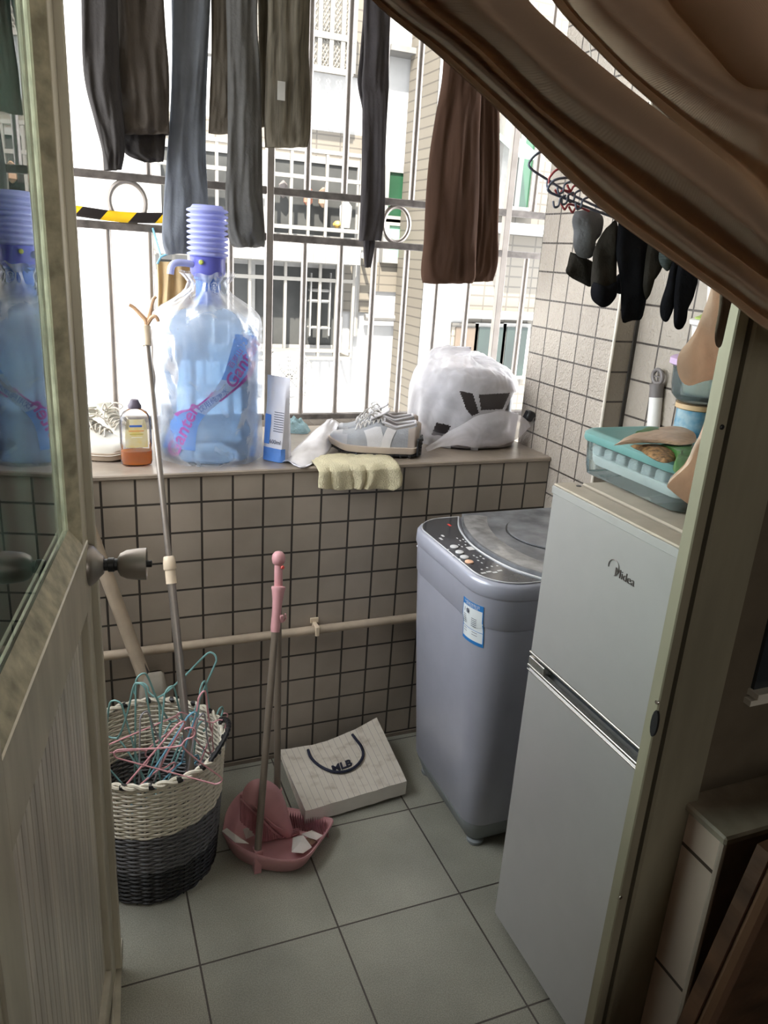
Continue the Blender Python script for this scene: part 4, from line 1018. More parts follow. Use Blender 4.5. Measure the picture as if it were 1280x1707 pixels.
# wrinkled clear bag around it
def bagr(u, v):
    a = 2*PI*u
    z = .0015+.470*v
    P_ = [(0,.140),(.03,.146),(.12,.140),(.55,.138),(.73,.138),(.785,.130),(.83,.110),(.875,.074),(.915,.046),(.95,.041),(1,.066)]
    r = P_[-1][1]
    for (a0, r0), (a1, r1) in zip(P_, P_[1:]):
        if v <= a1: r = r0+(r1-r0)*(v-a0)/(a1-a0); break
    w_ = .006+(.010 if v > .7 else 0)
    r += w_*nz(math.cos(a)*1.6, math.sin(a)*1.6, v*5, 1.6)+.0035*nz(math.cos(a)*5, math.sin(a)*5, v*9, 1.5)+(.004*math.sin(a*9+v*6) if v > .72 else 0)
    r = max(r, .0345 if v > .88 else (WR+.003 if v < .62 else r))
    z += .012*nz(math.cos(a), math.sin(a), 3.3, 2.0)*(v > .9)+.02*max(0, math.cos(a-1.2))*(v-.6 if v > .6 else 0)
    return WBc+Vector((r*math.cos(a), r*math.sin(a), z))
MB().grid(bagr, 96, 60, cu=True).build('plastic_bag', M['bagclear'], wb, angle=180)
# pump
PBc = WBc+Vector((0, -.004, .398))
pu = thing('water_pump', 'lavender bellows hand pump with a blue collar standing on the water bottle', 'pump', PBc)
M['lav'] = mat('lavender_plastic', (.44,.47,.76), .28, var=.05, transl=.45)
M['blu'] = mat('blue_pump_plastic', (.07,.18,.55), .3, var=.08, transl=.25)
MB().lathe([(.033,0),(.0345,.004),(.0345,.012),(.031,.014),(.031,.058),(.035,.061),(.035,.068)], PBc, 32).build('collar', M['blu'], pu)
MB().lathe([(.035,.066),(.041,.072),(.044,.080),(.043,.108),(.046,.115)], PBc, 32).build('shoulder', mat('violet_plastic', (.16,.17,.60), .3, transl=.3), pu)
bp_ = []
for k in range(9):
    z0 = .115+k*.0128; bp_ += [(.0405, z0), (.0500, z0+.0035), (.0512, z0+.006), (.0500, z0+.0085), (.0405, z0+.0120)]
bp_ += [(.040, .231), (.036, .236), (.0, .237)]
MB().lathe(bp_, PBc, 40, cap1=False).build('bellows', M['lav'], pu, angle=80)
sp = [PBc+Vector(v) for v in ((-.03, -.01, .094), (-.062, -.022, .098), (-.085, -.03, .096), (-.094, -.033, .086), (-.097, -.034, .070))]
MB().tube(cat_rom([p.to_tuple() for p in sp], 20), .0085, 12).build('spout', mat('pale_spout', (.52,.55,.75), .3, transl=.4), pu)
MB().lathe([(.006,0),(.006,.005),(.004,.007)], PBc+Vector((-.022, -.038, .102)), 12, (-.4,-1,0)).build('air_button', mat('olive_button', (.35,.40,.08), .4), pu)
tb_ = MB(); vs, fs = text_mesh('Ganten', .026, bold=.0006)
tb_.add([PBc+Vector((.0322*math.sin(v.y/.032+.3), -.0322*math.cos(v.y/.032+.3), -.002+.038-v.x*.5)) for v in vs], fs).build('lettering', M['lab_w'], pu, smooth=False)

# ------------------------------------------------------------------ orange detergent bottle
p = Vector((-1.187, .088, H))
db = thing('detergent_bottle', 'clear bottle of orange detergent with a purple-grey cap on the sill', 'bottle', p)
def ell(rings, c, n=32, yaw=0):
    mb = MB(); c = Vector(c)
    for a_, b_, z in rings:
        for k in range(n):
            t = 2*PI*k/n; X = a_*abs(math.cos(t))**.75*(1 if math.cos(t) > 0 else -1); Y = b_*abs(math.sin(t))**.75*(1 if math.sin(t) > 0 else -1)
            mb.v.append(c+Vector((X*math.cos(yaw)-Y*math.sin(yaw), X*math.sin(yaw)+Y*math.cos(yaw), z)))
    m_ = len(rings)
    mb.f += [(i*n+k, i*n+(k+1) % n, (i+1)*n+(k+1) % n, (i+1)*n+k) for i in range(m_-1) for k in range(n)]
    mb.f += [tuple(range(n))[::-1], tuple((m_-1)*n+k for k in range(n))]
    return mb
ell([(.030,.016,.001),(.036,.020,.004),(.0385,.022,.012),(.0385,.022,.035),(.037,.021,.044),(.0385,.022,.055),(.0385,.022,.110),(.036,.021,.125),(.028,.018,.138),(.014,.012,.145),(.012,.012,.150)], p).build('body', thin('clear_bottle', (.97,.96,.94), (.8,.8,.8), .10, .05), db)
ell([(.028,.014,.003),(.034,.018,.006),(.037,.0205,.014),(.037,.0205,.037),(.0365,.020,.038)], p).build('liquid', mat('orange_liquid', (1.0,.47,.02), .2, transl=.85, var=.03), db)
ell([(.0165,.0165,.147),(.0165,.0165,.153),(.013,.013,.158),(.010,.010,.166),(.008,.008,.168)], p, 20).build('cap', mat('purple_grey_cap', (.08,.065,.09), .5), db)
MB().grid(lambda u, v: p+Vector((.027*(2*u-1)*(1-.25*v**4), -.0228+.004*(2*u-1)**2, .050+.072*v)), 12, 12).build('label', mat('lemon_label', (.72,.58,.16), .4, transl=.45, var=.25, vscale=30, col2=(.72,.70,.60)), db)
lm = db.children[0]
for (x0, z0, x1, z1, cc) in ((-.016, .103, .014, .108, (.06,.15,.5)), (-.018, .092, .018, .0945, (.7,.3,.1)), (-.016, .084, .016, .086, (.5,.45,.1)), (-.012, .076, .014, .078, (.9,.9,.8))):
    MB().box((p.x+x0, p.y-.0246, p.z+z0), (p.x+x1, p.y-.0238, p.z+z1)).build('label_print', mat('print_%d' % int(z0*1e3), cc, .5), db, smooth=False)

# ------------------------------------------------------------------ shoes
def make_shoe(name, label, loc, yaw, L, mats, style, group=None, mirror=1):
    """x runs from heel (0) to toe (L); z up"""
    t = thing(name, label, 'shoe', loc, group); t.rotation_euler = (0, 0, yaw)
    runner = style == 'runner'
    soleh = .030 if runner else .024
    def half(x):   # half width of the foot
        s = x/L; s = min(max(s, 0), 1)
        w_ = (.030+.016*math.sin(PI*min(1, s*1.05))**1.2+.006*math.exp(-((s-.70)/.18)**2))
        e = min(1, (s/.07))**.5*min(1, ((1-s)/.16))**.5
        return w_*e*(1.0 if runner else .98)
    def rise(x): s = x/L; return (.014*max(0, (s-.78)/.22)**1.6)+(.008*max(0, (.10-s)/.10)**1.5 if runner else 0)
    def height(x):
        s = x/L
        pts = [(0, .058), (.06, .072), (.15, .066), (.28, .058), (.40, .070), (.50, .068), (.62, .052), (.75, .038), (.88, .028), (.96, .018), (1, .004)]
        for (a, b), (c, d) in zip(pts, pts[1:]):
            if s <= c: return b+(d-b)*(s-a)/(c-a)
        return .004
    NX = 44
    # sole
    def sole(z0, z1, grow):
        mb = MB(); outl = [(L*(1-math.cos(PI*i/NX))/2, 1) for i in range(NX+1)]+[(L*(1-math.cos(PI*i/NX))/2, -1) for i in range(NX-1, 0, -1)]
        n = len(outl); prof_ = [(z0, -.003), (z0+.002, 0), (z1-.003, grow), (z1, -.002)]
        for z, g_ in prof_:
            for x, s in outl:
                hx = half(x); cxm = L/2+(x-L/2)*(1+g_*2/L); mb.v.append(Vector((cxm, s*mirror*(hx+g_) if hx > .001 else 0, z+rise(x))))
        mb.f = [(i*n+k, i*n+(k+1) % n, (i+1)*n+(k+1) % n, (i+1)*n+k) for i in range(3) for k in range(n)]+[tuple(range(n)), tuple(3*n+k for k in range(n))]
        return mb
    if runner:
        sole(.001, .008, .004).build('outsole', mats['out'], t, world=False)
        sole(.0075, soleh, .004).build('midsole', mats['sole'], t, world=False)
        lug = MB()
        for i in range(11):
            for sd in (-1, 1):
                s = i/10; x = L*(.02+.95*s); hx = half(x)+.003; lug.box((x-.004, sd*hx-.004, rise(x)+.0005), (x+.004, sd*hx+.004, rise(x)+.0085), .0015)
        for i in range(5):
            for j in range(5):
                lug.lathe([(.0045,0),(.0040,.004),(.002,.005)], (.004-.0015*i, -.024+.012*j, .010+.0105*i), 8, (-1, 0, .15))
        lug.build('lugs', mats['out'], t, world=False)
        MB().grid(lambda u, v: Vector((.010-.012*math.sin(PI*u)-.001, (u-.5)*.070, .004+.052*v)), 12, 8).build('heel_guard', mats['out'], t, world=False, solid=.004)
    else:
        sole(.001, soleh, .003).build('sole', mats['sole'], t, world=False)
        sole(.0172, .0195, .0045).build('foxing_line', mats['trim'], t, world=False)
    z0 = soleh-.003
    def up(u, v):
        x = L*(.005+.99*u); a = PI*v; hx = half(x); h = height(x)*1.0; s = x/L
        c_, s_ = math.cos(a), math.sin(a)
        y = hx*(abs(c_)**.85)*(1 if c_ > 0 else -1); z = h*(s_**.62 if s_ > 0 else 0)
        if .05 < s < .43:               # collar opening
            k = min(1, (s-.05)/.06)*min(1, (.43-s)/.06)
            if abs(c_) < .62:
                q = 1-abs(c_)/.62; z = z*(1-k)+k*(h*.93-(h*.80)*min(1, q*2.6)); z = z-.004*k; y = hx*(.62*(c_/.62))*k+y*(1-k)
        return Vector((x, y*mirror, z0+z+rise(x)))
    upp = MB().grid(up, 56, 40).build('upper', mats['up'], t, world=False, angle=75)
    rimp = []
    for sd in (1, -1):
        seq = [.07+.34*k/12 for k in range(13)]
        if sd < 0: seq = seq[::-1]
        for s_ in seq:
            x = L*s_; rimp.append(Vector((x, sd*half(x)*.60*mirror, z0+height(x)*.97)))
    MB().tube(rimp, .0036, 8, closed=True).build('collar', mats['tongue'], t, world=False)
    MB().grid(lambda u, v: Vector((L*(.075+.33*u), half(L*(.075+.33*u))*.60*math.cos(PI*v)*mirror, z0+height(L*(.075+.33*u))*.96-.045*math.sin(PI*v)**.5)), 16, 16).build('lining', mats['lining'], t, world=False)
    def patch(nm, m, u0, u1, v0, v1, off=.0012, shape=None, nu=14, nv=10):
        def f(u, v):
            uu = u0+(u1-u0)*u; vv = v0+(v1-v0)*v
            if shape: uu += shape(u, v)
            p = up(uu, vv); e = .004
            d1 = up(min(1, uu+e), vv)-up(max(0, uu-e), vv); d2 = up(uu, min(1, vv+e))-up(uu, max(0, vv-e)); n = d1.cross(d2)
            n = n.normalized() if n.length > 1e-12 else Vector((0, 0, 1))
            if n.z < -.2 or (n.y*p.y < 0 and abs(n.y) > .3): n = -n
            return p+n*off
        return MB().grid(f, nu, nv).build(nm, m, upp, world=False, angle=75)
    if runner:
        for v0, v1 in ((.0, .26), (.74, 1.0)):
            patch('toe_overlay', mats['ov1'], .80, .985, v0, v1)
            patch('quarter_panel', mats['ov2'], .42, .60, v0 if v0 == 0 else v0+.0, v1, shape=lambda u, v: .05*(v-.5))
            patch('heel_panel', mats['ov3'], .02, .14, v0, v1)
            patch('side_stripe', mats['ov4'], .30, .40, v0, v1, .0016, shape=lambda u, v: -.06*(v-.5))
        patch('toe_box', mats['ov1'], .86, .985, .2, .8)
        patch('heel_tab', mats['ov3'], .004, .05, .2, .8)
    else:
        patch('toe_cap', mats['ov1'], .84, .985, .02, .98)
        patch('heel_panel', mats['ov1'], .01, .07, .02, .98)
    # tongue and laces
    MB().grid(lambda u, v: Vector((L*(.36+.20*u), (v-.5)*.046*(1-.15*u), z0+height(L*(.40+.16*u))+.004+.020*(1-u)**2+.002*math.cos((v-.5)*PI)+rise(0))), 14, 8).build('tongue', mats['tongue'], t, world=False, solid=.004)
    lc = MB()
    for i in range(6):
        s = .44+.047*i; x = L*s; h = z0+height(x)+.006; wd = .022
        for sg_ in (1, -1):
            lc.tube(cat_rom([(x-.004, -wd*sg_, h-.010), (x, -wd*.5*sg_, h), (x+.005, wd*.4*sg_, h+.0015), (x+.010, wd*sg_, h-.012)], 10), .0022, 6)
    # loose bow ends
    b0 = Vector((L*.43, 0, z0+height(L*.43)+.010))
    for k, (dx, dy, dz) in enumerate(((.03, .030, .012), (.03, -.030, .012), (.06, .020, -.01), (.045, -.036, -.012))):
        e = b0+Vector((dx, dy, dz)); m_ = b0.lerp(e, .5)+Vector((0, 0, .014))
        if k < 2: lc.tube(cat_rom([b0.to_tuple(), m_.to_tuple(), e.to_tuple(), (b0.lerp(e, .5)+Vector((.006, 0, -.006))).to_tuple(), b0.to_tuple()], 22), .0020, 6)
        else: lc.tube(cat_rom([b0.to_tuple(), m_.to_tuple(), e.to_tuple(), (e+Vector((.010, .004, -.016))).to_tuple()], 16), .0020, 6)
    lc.build('laces', mats['lace'], t, world=False)
    return t
RM = dict(out=M['black'], sole=mat('cream_midsole', (.50,.42,.35), .6, var=.08), up=mat('grey_suede', (.33,.34,.36), .85, var=.12, bump=.3, bscale=200),
          ov1=mat('silver_toe', (.42,.42,.44), .5), ov2=mat('light_mesh', (.60,.59,.60), .6, bump=.3, bscale=400), ov3=mat('taupe_suede', (.40,.34,.30), .85), ov4=mat('white_stripe', (.68,.66,.66), .5),
          tongue=mat('tongue_cloth', (.58,.56,.58), .8), lace=mat('white_lace', (.62,.60,.58), .8), lining=mat('pale_lining', (.62,.58,.56), .8))
make_shoe('running_shoe', 'grey and white running shoe with black lugged heel, nearest of the pair on the sill', (-.408, .062, H+.003), math.radians(157), .262, RM, 'runner', 'grey running shoes')
make_shoe('running_shoe', 'grey running shoe half hidden behind its nearer twin on the sill', (-.372, .165, H+.001), math.radians(160), .262, RM, 'runner', 'grey running shoes', -1)
CM = dict(sole=mat('tan_rubber_sole', (.30,.24,.18), .6), trim=mat('sole_line', (.5,.45,.38), .5), up=mat('white_leather', (.60,.58,.52), .45, var=.06), ov1=mat('white_toe', (.66,.64,.58), .4), tongue=mat('inner_canvas', (.46,.44,.36), .8), lace=mat('cream_lace', (.55,.50,.42), .8), lining=mat('sneaker_lining', (.45,.44,.37), .8))
make_shoe('white_sneaker', 'white lace-up sneaker nearest the door edge, toe pointing out, beside the detergent bottle', (-1.405, .250, H+.001), math.radians(-29), .25, CM, 'court', 'white sneakers')
make_shoe('white_sneaker', 'white sneaker behind the detergent bottle with its heel up at the grille', (-1.295, .385, H+.001), math.radians(-62), .25, CM, 'court', 'white sneakers', -1)

# ------------------------------------------------------------------ pouches, cloths
def pouch(p, yaw, w_, h_, d_, lean=0.0):
    c, s = math.cos(yaw), math.sin(yaw)
    def f(u, v, side):
        x = (u-.5)*w_; y = side*(d_/2)*(1-v)**.8*math.sqrt(max(0, 1-(2*u-1)**6))
        y += .002*nz(u*3, v*4, side+2.0, 2)
        return Vector(p)+Vector((x*c-(y+lean*v)*s, x*s+(y+lean*v)*c, .001+h_*v))
    return f
pk = Vector((-.822, .088, H))
f = pouch(pk, math.radians(-52), .075, .225, .055, .0)
M['pk_w'] = mat('pouch_white', (.62,.62,.68), .3, var=.05); M['pk_b'] = mat('pouch_blue', (.10,.24,.62), .3, var=.15)
pc = thing('refill_pouch', 'tall white and blue 600 ml refill pouch standing right of the water bottle', 'pouch', pk)
MB().grid(lambda u, v: f(u, v, -1), 12, 24).grid(lambda u, v: f(u, v, 1), 12, 24).build('pouch', M['pk_w'], pc)
MB().grid(lambda u, v: f(.02+.96*u, v*.16, -1)+Vector((-.0006, -.0008, 0)), 12, 6).grid(lambda u, v: f(.02+.35*u, .2+v*.35, -1)+Vector((-.0006, -.0008, 0)), 8, 10).build('blue_print', M['pk_b'], pc)
tl = MB()
for k in range(9): tl.grid(lambda u, v, k=k: f(.50+.40*u, .36+.028*k+.008*v, -1)+Vector((-.0008, -.001, 0)), 6, 2)
tl.build('print_lines', ink, pc)
vs, fs = text_mesh('600ml', 1.0)
MB().add([f(.62+v.x*.20, .235+v.y*.07, -1)+Vector((-.001, -.0014, 0)) for v in vs], fs).build('lettering', ink, pc, smooth=False)
# flattened silver pouch lying in front
P4 = [at(471, 770, Z=H+.004), at(500, 740, Z=H+.022), at(545, 700, Z=H+.07), at(566, 706, Z=H+.06), at(548, 752, Z=H+.012), at(512, 778, Z=H+.003), at(490, 776, Z=H+.003)]
def fl(u, v):
    a = P4[0].lerp(P4[1], min(1, v*1.0)); top = cat_rom([P4[0].to_tuple(), P4[1].to_tuple(), P4[2].to_tuple()], 30); bot = cat_rom([P4[6].to_tuple(), P4[5].to_tuple(), P4[4].to_tuple(), P4[3].to_tuple()], 30)
    k = int(u*29.99); a = Vector(top[k]); b = Vector(bot[k]); p_ = a.lerp(b, v)
    return p_+Vector((0, 0, .007*math.sin(PI*v)+.004*nz(u*6, v*4, 5.0)*(u)))
o = MB().grid(fl, 30, 14).build('silver_pouch', mat('silver_foil', (.45,.44,.46), .3, metal=.55, var=.15, bump=.4, bscale=30), solid=.0015)
tag(base_origin(o), 'empty crumpled silver pouch lying at the front of the sill', 'pouch')
# teal cloth heap near the grille
c0 = at(492, 718, Z=H)
def heap(c, rx, ry, h, seed, a=.35):
    def f_(u, v):
        t = 2*PI*u; r = v; k = 1+a*nz(math.cos(t)*1.3, math.sin(t)*1.3, seed)
        return Vector((c.x+rx*r*k*math.cos(t), c.y+ry*r*k*math.sin(t), c.z+.001+h*math.cos(r*PI/2)**.8*(1+.35*nz(math.cos(t)*r*3, math.sin(t)*r*3, seed+4, 1.3))+.006*max(0, nz(r*9*math.cos(t), r*9*math.sin(t), seed))*(1-r)))
    return f_
o = MB().grid(heap(c0, .052, .045, .040, 3.1), 56, 18, cu=True).build('cleaning_cloth', mat('teal_cloth', (.22,.32,.33), .95, bump=.8, bscale=250, var=.15))
tag(base_origin(o), 'crumpled grey-green cloth lying beside the grille behind the pouches', 'cloth')
# yellow cloth draped over the sill edge under the shoe
eL = [(533, 700, .06), ]
def drape(u, v):
    x = -.738+.232*u+.01*nz(v*2, u*2, 7.0)
    n_ = .006*math.sin(u*14+1)*min(1, v*2.2)+.004*math.sin(u*27)*v
    Lh = .052+.034*(max(0, u-.45)/.5)-.02*max(0, u-.93)/.07
    if v < .35:
        s = v/.35; return Vector((x, .105-.113*s, H+.004+.004*abs(nz(u*6, v*6, 2.0))+.012*math.sin(PI*s)*(.5+.5*math.sin(u*9))*.35))
    s = (v-.35)/.65
    r = .009
    return Vector((x+.010*s*math.sin(u*7), -.010-r*min(1, s*6)-abs(n_)*1.4, H+.002-s*(Lh+.012*math.sin(u*5))))
o = MB().grid(drape, 60, 44).build('yellow_cloth', mat('yellow_towel', (.60,.545,.37), .95, bump=1.0, bscale=260, var=.12, col2=None), solid=.003)
tag(base_origin(o), 'pale yellow towelling cloth draped over the sill edge under the running shoe', 'cloth')

# ------------------------------------------------------------------ appliance wrapped in a white carrier bag
AC = Vector((-.165, .262, H))
ap = thing('wrapped_appliance', 'dark kitchen appliance wrapped in a torn white plastic carrier bag on the sill', 'appliance', AC)
ell([(.115,.105,.001),(.135,.125,.006),(.138,.128,.018),(.125,.115,.030),(.09,.085,.036)], AC+Vector((.0, -.035, 0)), 40).build('base', mat('appliance_base', (.27,.25,.26), .3, metal=.3), ap)
ell([(.118,.100,.030),(.135,.115,.050),(.142,.120,.100),(.140,.118,.165),(.130,.108,.195),(.100,.085,.215),(.05,.04,.222)], AC, 40).build('pot_body', mat('appliance_body', (.050,.042,.042), .32), ap)
MB().box((AC.x-.055, AC.y-.134, AC.z+.045), (AC.x+.055, AC.y-.112, AC.z+.095), .01).build('control_block', M['black'], ap)
kn = at(880, 690, Y=.145)
kx = MB().box((-.013, -.014, -.016), (.013, .014, .016), .005); kx.xf(Matrix.Translation((-.018, .118, kn.z)) @ Matrix.Rotation(.4, 4, 'Y'))
kx.build('plug', M['black'], ap)
def bag_pt(u, v):
    a = 2*PI*u; e = v
    # tall lumpy silhouette
    hz_ = .262*(1-e)**.0*0
    ph = PI/2*(1-e*1.0)
    R0 = .168; b = .158
    rr = math.cos(PI/2*(1-v)**1.35)**.55 if v < 1 else 1
    rr = (math.sin(PI/2*min(1, v*1.25)))**.62
    zz = .268*(1-v)**.52 if v < .98 else 0.0
    z = .268*math.cos(PI/2*v)**.60
    k = 1+.05*math.sin(a*3+1)+.06*nz(math.cos(a)*1.5, math.sin(a)*1.5, v*3+9)+.020*math.sin(a*13+v*9)*v
    x = R0*rr*k*math.cos(a)*(1+.06*v); y = b*rr*k*math.sin(a)
    x += -.030*(1-v)*0+(.0 if v < .5 else -.018*(v-.5))
    z += .010*nz(math.cos(a)*2, math.sin(a)*2, v*5)+.006*nz(math.cos(a)*7, math.sin(a)*7, v*11)
    z *= (1+.08*math.cos(a-2.3))
    p_ = AC+Vector((x, y, max(.002, z)))
    p_.x = min(p_.x, -.006 if p_.y < .2 else .03)
    return p_
bmesh_bag = MB().grid(bag_pt, 300, 150, cu=True)
def inside(pt, poly):
    x, y = pt; c = False; n = len(poly)
    for i in range(n):
        x0, y0 = poly[i]; x1, y1 = poly[(i+1) % n]
        if (y0 > y) != (y1 > y) and x < (x1-x0)*(y-y0)/(y1-y0)+x0: c = not c
    return c
holes = [[(766, 652), (788, 656), (798, 688), (786, 694), (776, 680)], [(857, 654), (876, 654), (874, 692), (842, 684), (850, 668)], [(798, 658), (850, 655), (838, 682), (802, 684)], [(806, 722), (822, 704), (846, 702), (840, 718), (842, 732), (806, 732)],
         [(728, 704), (752, 710), (742, 726), (718, 726)], [(735, 742), (790, 748), (840, 742), (880, 726), (880, 770), (720, 770)]]
kf = []
for f_ in bmesh_bag.f:
    c = sum((bmesh_bag.v[i] for i in f_), Vector())/len(f_)
    if c.y < AC.y+.03 and any(inside(pix(c), h_) for h_ in holes): continue
    kf.append(f_)
bmesh_bag.f = kf
bmesh_bag.build('carrier_bag', thin('milky_film', (.96,.95,.97), (.90,.88,.91), .66, .4, .5, .35, 14, .5), ap, angle=180)
# loose lower flap of the bag sweeping to the left
fp = [(708, 748), (745, 722), (800, 692), (845, 686), (880, 700)]; fq = [(712, 752), (755, 742), (800, 746), (850, 738), (884, 712)]
def flap(u, v):
    a = cat_rom(fp, 21)[int(u*20)]; b = cat_rom(fq, 21)[int(u*20)]
    Yv = .070+.04*u-.018*math.sin(PI*v)*math.sin(PI*u)
    p_ = at(a[0]+(b[0]-a[0])*v, a[1]+(b[1]-a[1])*v, Y=Yv); p_.z = max(p_.z+.002*math.sin(u*30+v*4), H+.002); p_.x = min(p_.x, -.004)
    return p_
MB().grid(flap, 21, 14).build('bag_flap', thin('milky_film_flap', (.96,.95,.97), (.90,.88,.91), .62, .4, .5, .35, 14, .5), ap, angle=180)

# beige cloth hanging behind the bottle
def hang_sheet(x0, x1, y0, y1, Y, amp=.02, k=4.0, curve=.0):
    def f_(u, v):
        xx = x0+(x1-x0)*u; yy = y0+(y1-y0)*v
        p_ = at(xx, yy, Y=Y); p_.y += amp*math.sin(u*k*2*PI)*(.6+.4*v); p_.x += .004*math.sin(v*5+u*9); return p_
    return f_
o = MB().grid(hang_sheet(262, 345, 436, 600, .40, .012, 3.5), 40, 20).build('hanging_towel', mat('beige_towel', (.55,.42,.24), .9, transl=.4, bump=.3), solid=.004)
tag(base_origin(o), 'pale beige towel hanging behind the water bottle pump', 'towel')
MB().tube([at(x, y, Y=.40) for x, y in ((262, 440), (268, 428), (285, 421), (320, 418), (352, 421))], .0030, 6).tube([at(268, 428, Y=.40), (at(268, 428, Y=.40).x, .587, 1.474)], .003, 6).build('wire', M['bluew'], o, world=True)

# ================================================================== THINGS ON THE REFRIGERATOR
TX0, TX1, TY0, TY1, TZ = -.405, -.215, -.945, -.660, FT+.001
tc_ = thing('food_container', 'rectangular glass food container with a teal lid on top of the refrigerator', 'food container', ((TX0+TX1)/2, (TY0+TY1)/2, TZ))
M['cglass'] = thin('container_glass', (.92,.98,.97), (.62,.72,.71), .24, .08, .5, 0, 20)
MB().rbox(TX0, TY0, TX1, TY1, [(TZ, .018), (TZ+.004, .010), (TZ+.02, .006), (TZ+.07, .002), (TZ+.072, -.002), (TZ+.076, -.002)], .035, 7).build('glass_body', M['cglass'], tc_)
MB().rbox(TX0, TY0, TX1, TY1, [(TZ+.070, -.003), (TZ+.074, -.005), (TZ+.084, -.004), (TZ+.089, .004), (TZ+.090, .014), (TZ+.088, .022)], .035, 7).build('lid', mat('teal_lid', (.18,.38,.36), .35, transl=.25, var=.05), tc_)
tr_ = MB()
tr_.rbox(TX0+.016, TY0+.016, TX1-.016, TY1-.016, [(TZ+.022, .006), (TZ+.030, .0), (TZ+.040, -.002), (TZ+.042, .0)], .025, 6)
tr_.build('ice_tray', mat('white_tray', (.72,.74,.74), .4), tc_)
for i in range(4):
    for j in range(7):
        x = TX0+.034+i*.041; y = TY0+.036+j*.036
        MB().rbox(x-.015, y-.014, x+.015, y+.014, [(TZ+.042, 0), (TZ+.056, .001), (TZ+.060, .004)], .006, 3).build('ice_cube_cell', mat('grey_cell', (.36,.40,.41), .35) if (i, j) == (0, 0) else bpy.data.materials['grey_cell'], tc_)
def slabpx(px, Z, hgt, wob=.004, bulge=.010):
    """soft flat packet lying at height Z: outline in the photo"""
    P_ = [at(x, y, Z=Z) for x, y in px]; n = 44
    P_ = [Vector(p) for p in cat_rom([p.to_tuple() for p in P_]+[P_[0].to_tuple()], n+1)[:-1]]; c = sum(P_, Vector())/n; mb = MB()
    for side in (1, -1):
        base = len(mb.v)
        for r in range(7):
            t = r/7
            for p in P_:
                q = p.lerp(c, t); mb.v.append(q+Vector((0, 0, side*hgt*(1-(1-t)**2)**.5*(1 if side > 0 else .5)+wob*nz(q.x*25, q.y*25, 1.0))))
        mb.v.append(c+Vector((0, 0, side*hgt*(1 if side > 0 else .5)))); kk = len(mb.v)-1
        for r in range(6):
            for k in range(n): mb.f.append((base+r*n+k, base+r*n+(k+1) % n, base+(r+1)*n+(k+1) % n, base+(r+1)*n+k))
        for k in range(n): mb.f.append((base+6*n+k, base+6*n+(k+1) % n, kk))
    return mb
Zp = TZ+.102
sb = thing('snack_pouch', 'half-open kraft and green snack pouch lying on the teal lid', 'snack pouch', at(1090, 742, Z=TZ+.091))
slabpx([(1022, 742), (1060, 722), (1110, 712), (1150, 716), (1160, 735), (1135, 742), (1100, 738), (1060, 740)], Zp+.014, .006).build('kraft_side', mat('kraft_foil', (.42,.29,.20), .35, metal=.2, var=.3, vscale=60, stretch=(1,6,1)), sb)
slabpx([(1050, 744), (1085, 742), (1118, 748), (1128, 762), (1112, 772), (1085, 762)], Zp, .009).build('contents', mat('dried_food', (.22,.12,.05), .6, var=.8, vscale=120, bump=.8, bscale=90), sb)
slabpx([(1095, 742), (1150, 738), (1158, 760), (1145, 790), (1122, 782), (1126, 758)], Zp+.004, .008).build('green_side', mat('green_foil', (.04,.14,.03), .35), sb)
slabpx([(1058, 722), (1085, 712), (1102, 716), (1080, 722)], Zp+.016, .004).build('green_corner', bpy.data.materials['green_foil'], sb)
# stack of vessels behind the container
sc_ = Vector((-.165, -.705, TZ))
def zpx(y): return at(1165, y, X=sc_.x).z
cupz = TZ
cup = thing('cup', 'blue patterned cup with a wooden rim under the glass bowl on the refrigerator', 'cup', sc_)
z1 = at(1162, 672, X=-.165, ).z
MB().lathe([(.032, 0), (.036, .004), (.037, .06), (.037, z1-TZ-.012)], sc_, 28).build('cup_body', mat('blue_glass', (.05,.28,.48), .2, var=.5, vscale=35, col2=(.45,.58,.62), transl=.3), cup)
MB().lathe([(.038, z1-TZ-.012), (.041, z1-TZ-.010), (.041, z1-TZ-.001), (.030, z1-TZ)], sc_, 28).build('wooden_lid', mat('bamboo', (.52,.36,.20), .5), cup)
bw = thing('glass_bowl', 'clear glass storage bowl with a lilac lid stacked on the blue cup', 'bowl', (sc_.x, sc_.y, z1))
MB().lathe([(.030, .001), (.040, .003), (.052, .016), (.056, .035), (.058, .072), (.060, .076), (.057, .078), (.054, .040), (.048, .018), (.030, .008)], (sc_.x, sc_.y, z1), 36).build('bowl_body', M['cglass'], bw)
MB().lathe([(.061, .072), (.066, .075), (.066, .086), (.060, .090), (.0, .090)], (sc_.x, sc_.y, z1), 36, cap1=False).build('lid', mat('lilac_lid', (.48,.34,.52), .4), bw)
z2 = z1+.0905
t1 = thing('storage_tub', 'white plastic tub with a green lid standing on the glass bowl', 'tub', (sc_.x+.005, sc_.y, z2))
MB().lathe([(.030, 0), (.034, .003), (.040, .058), (.046, .062), (.047, .070), (.043, .072)], t1.location, 32).build('tub_body', M['white'], t1)
MB().lathe([(.038, .070), (.038, .075), (.030, .078), (.026, .0825), (.0, .083)], t1.location, 32, cap1=False).build('lid', mat('green_lid', (.30,.42,.07), .4), t1)
z3 = z2+.0835
t2 = thing('storage_tub', 'topmost white plastic tub with an overhanging green lid, on top of the stack', 'tub', (sc_.x+.016, sc_.y, z3))
MB().lathe([(.024, 0), (.028, .003), (.036, .070), (.037, .074)], t2.location, 32).build('tub_body', M['white'], t2)
MB().lathe([(.036, .072), (.047, .074), (.048, .080), (.034, .084), (.0, .086)], t2.location, 32, cap1=False).build('lid', bpy.data.materials['green_lid'], t2)
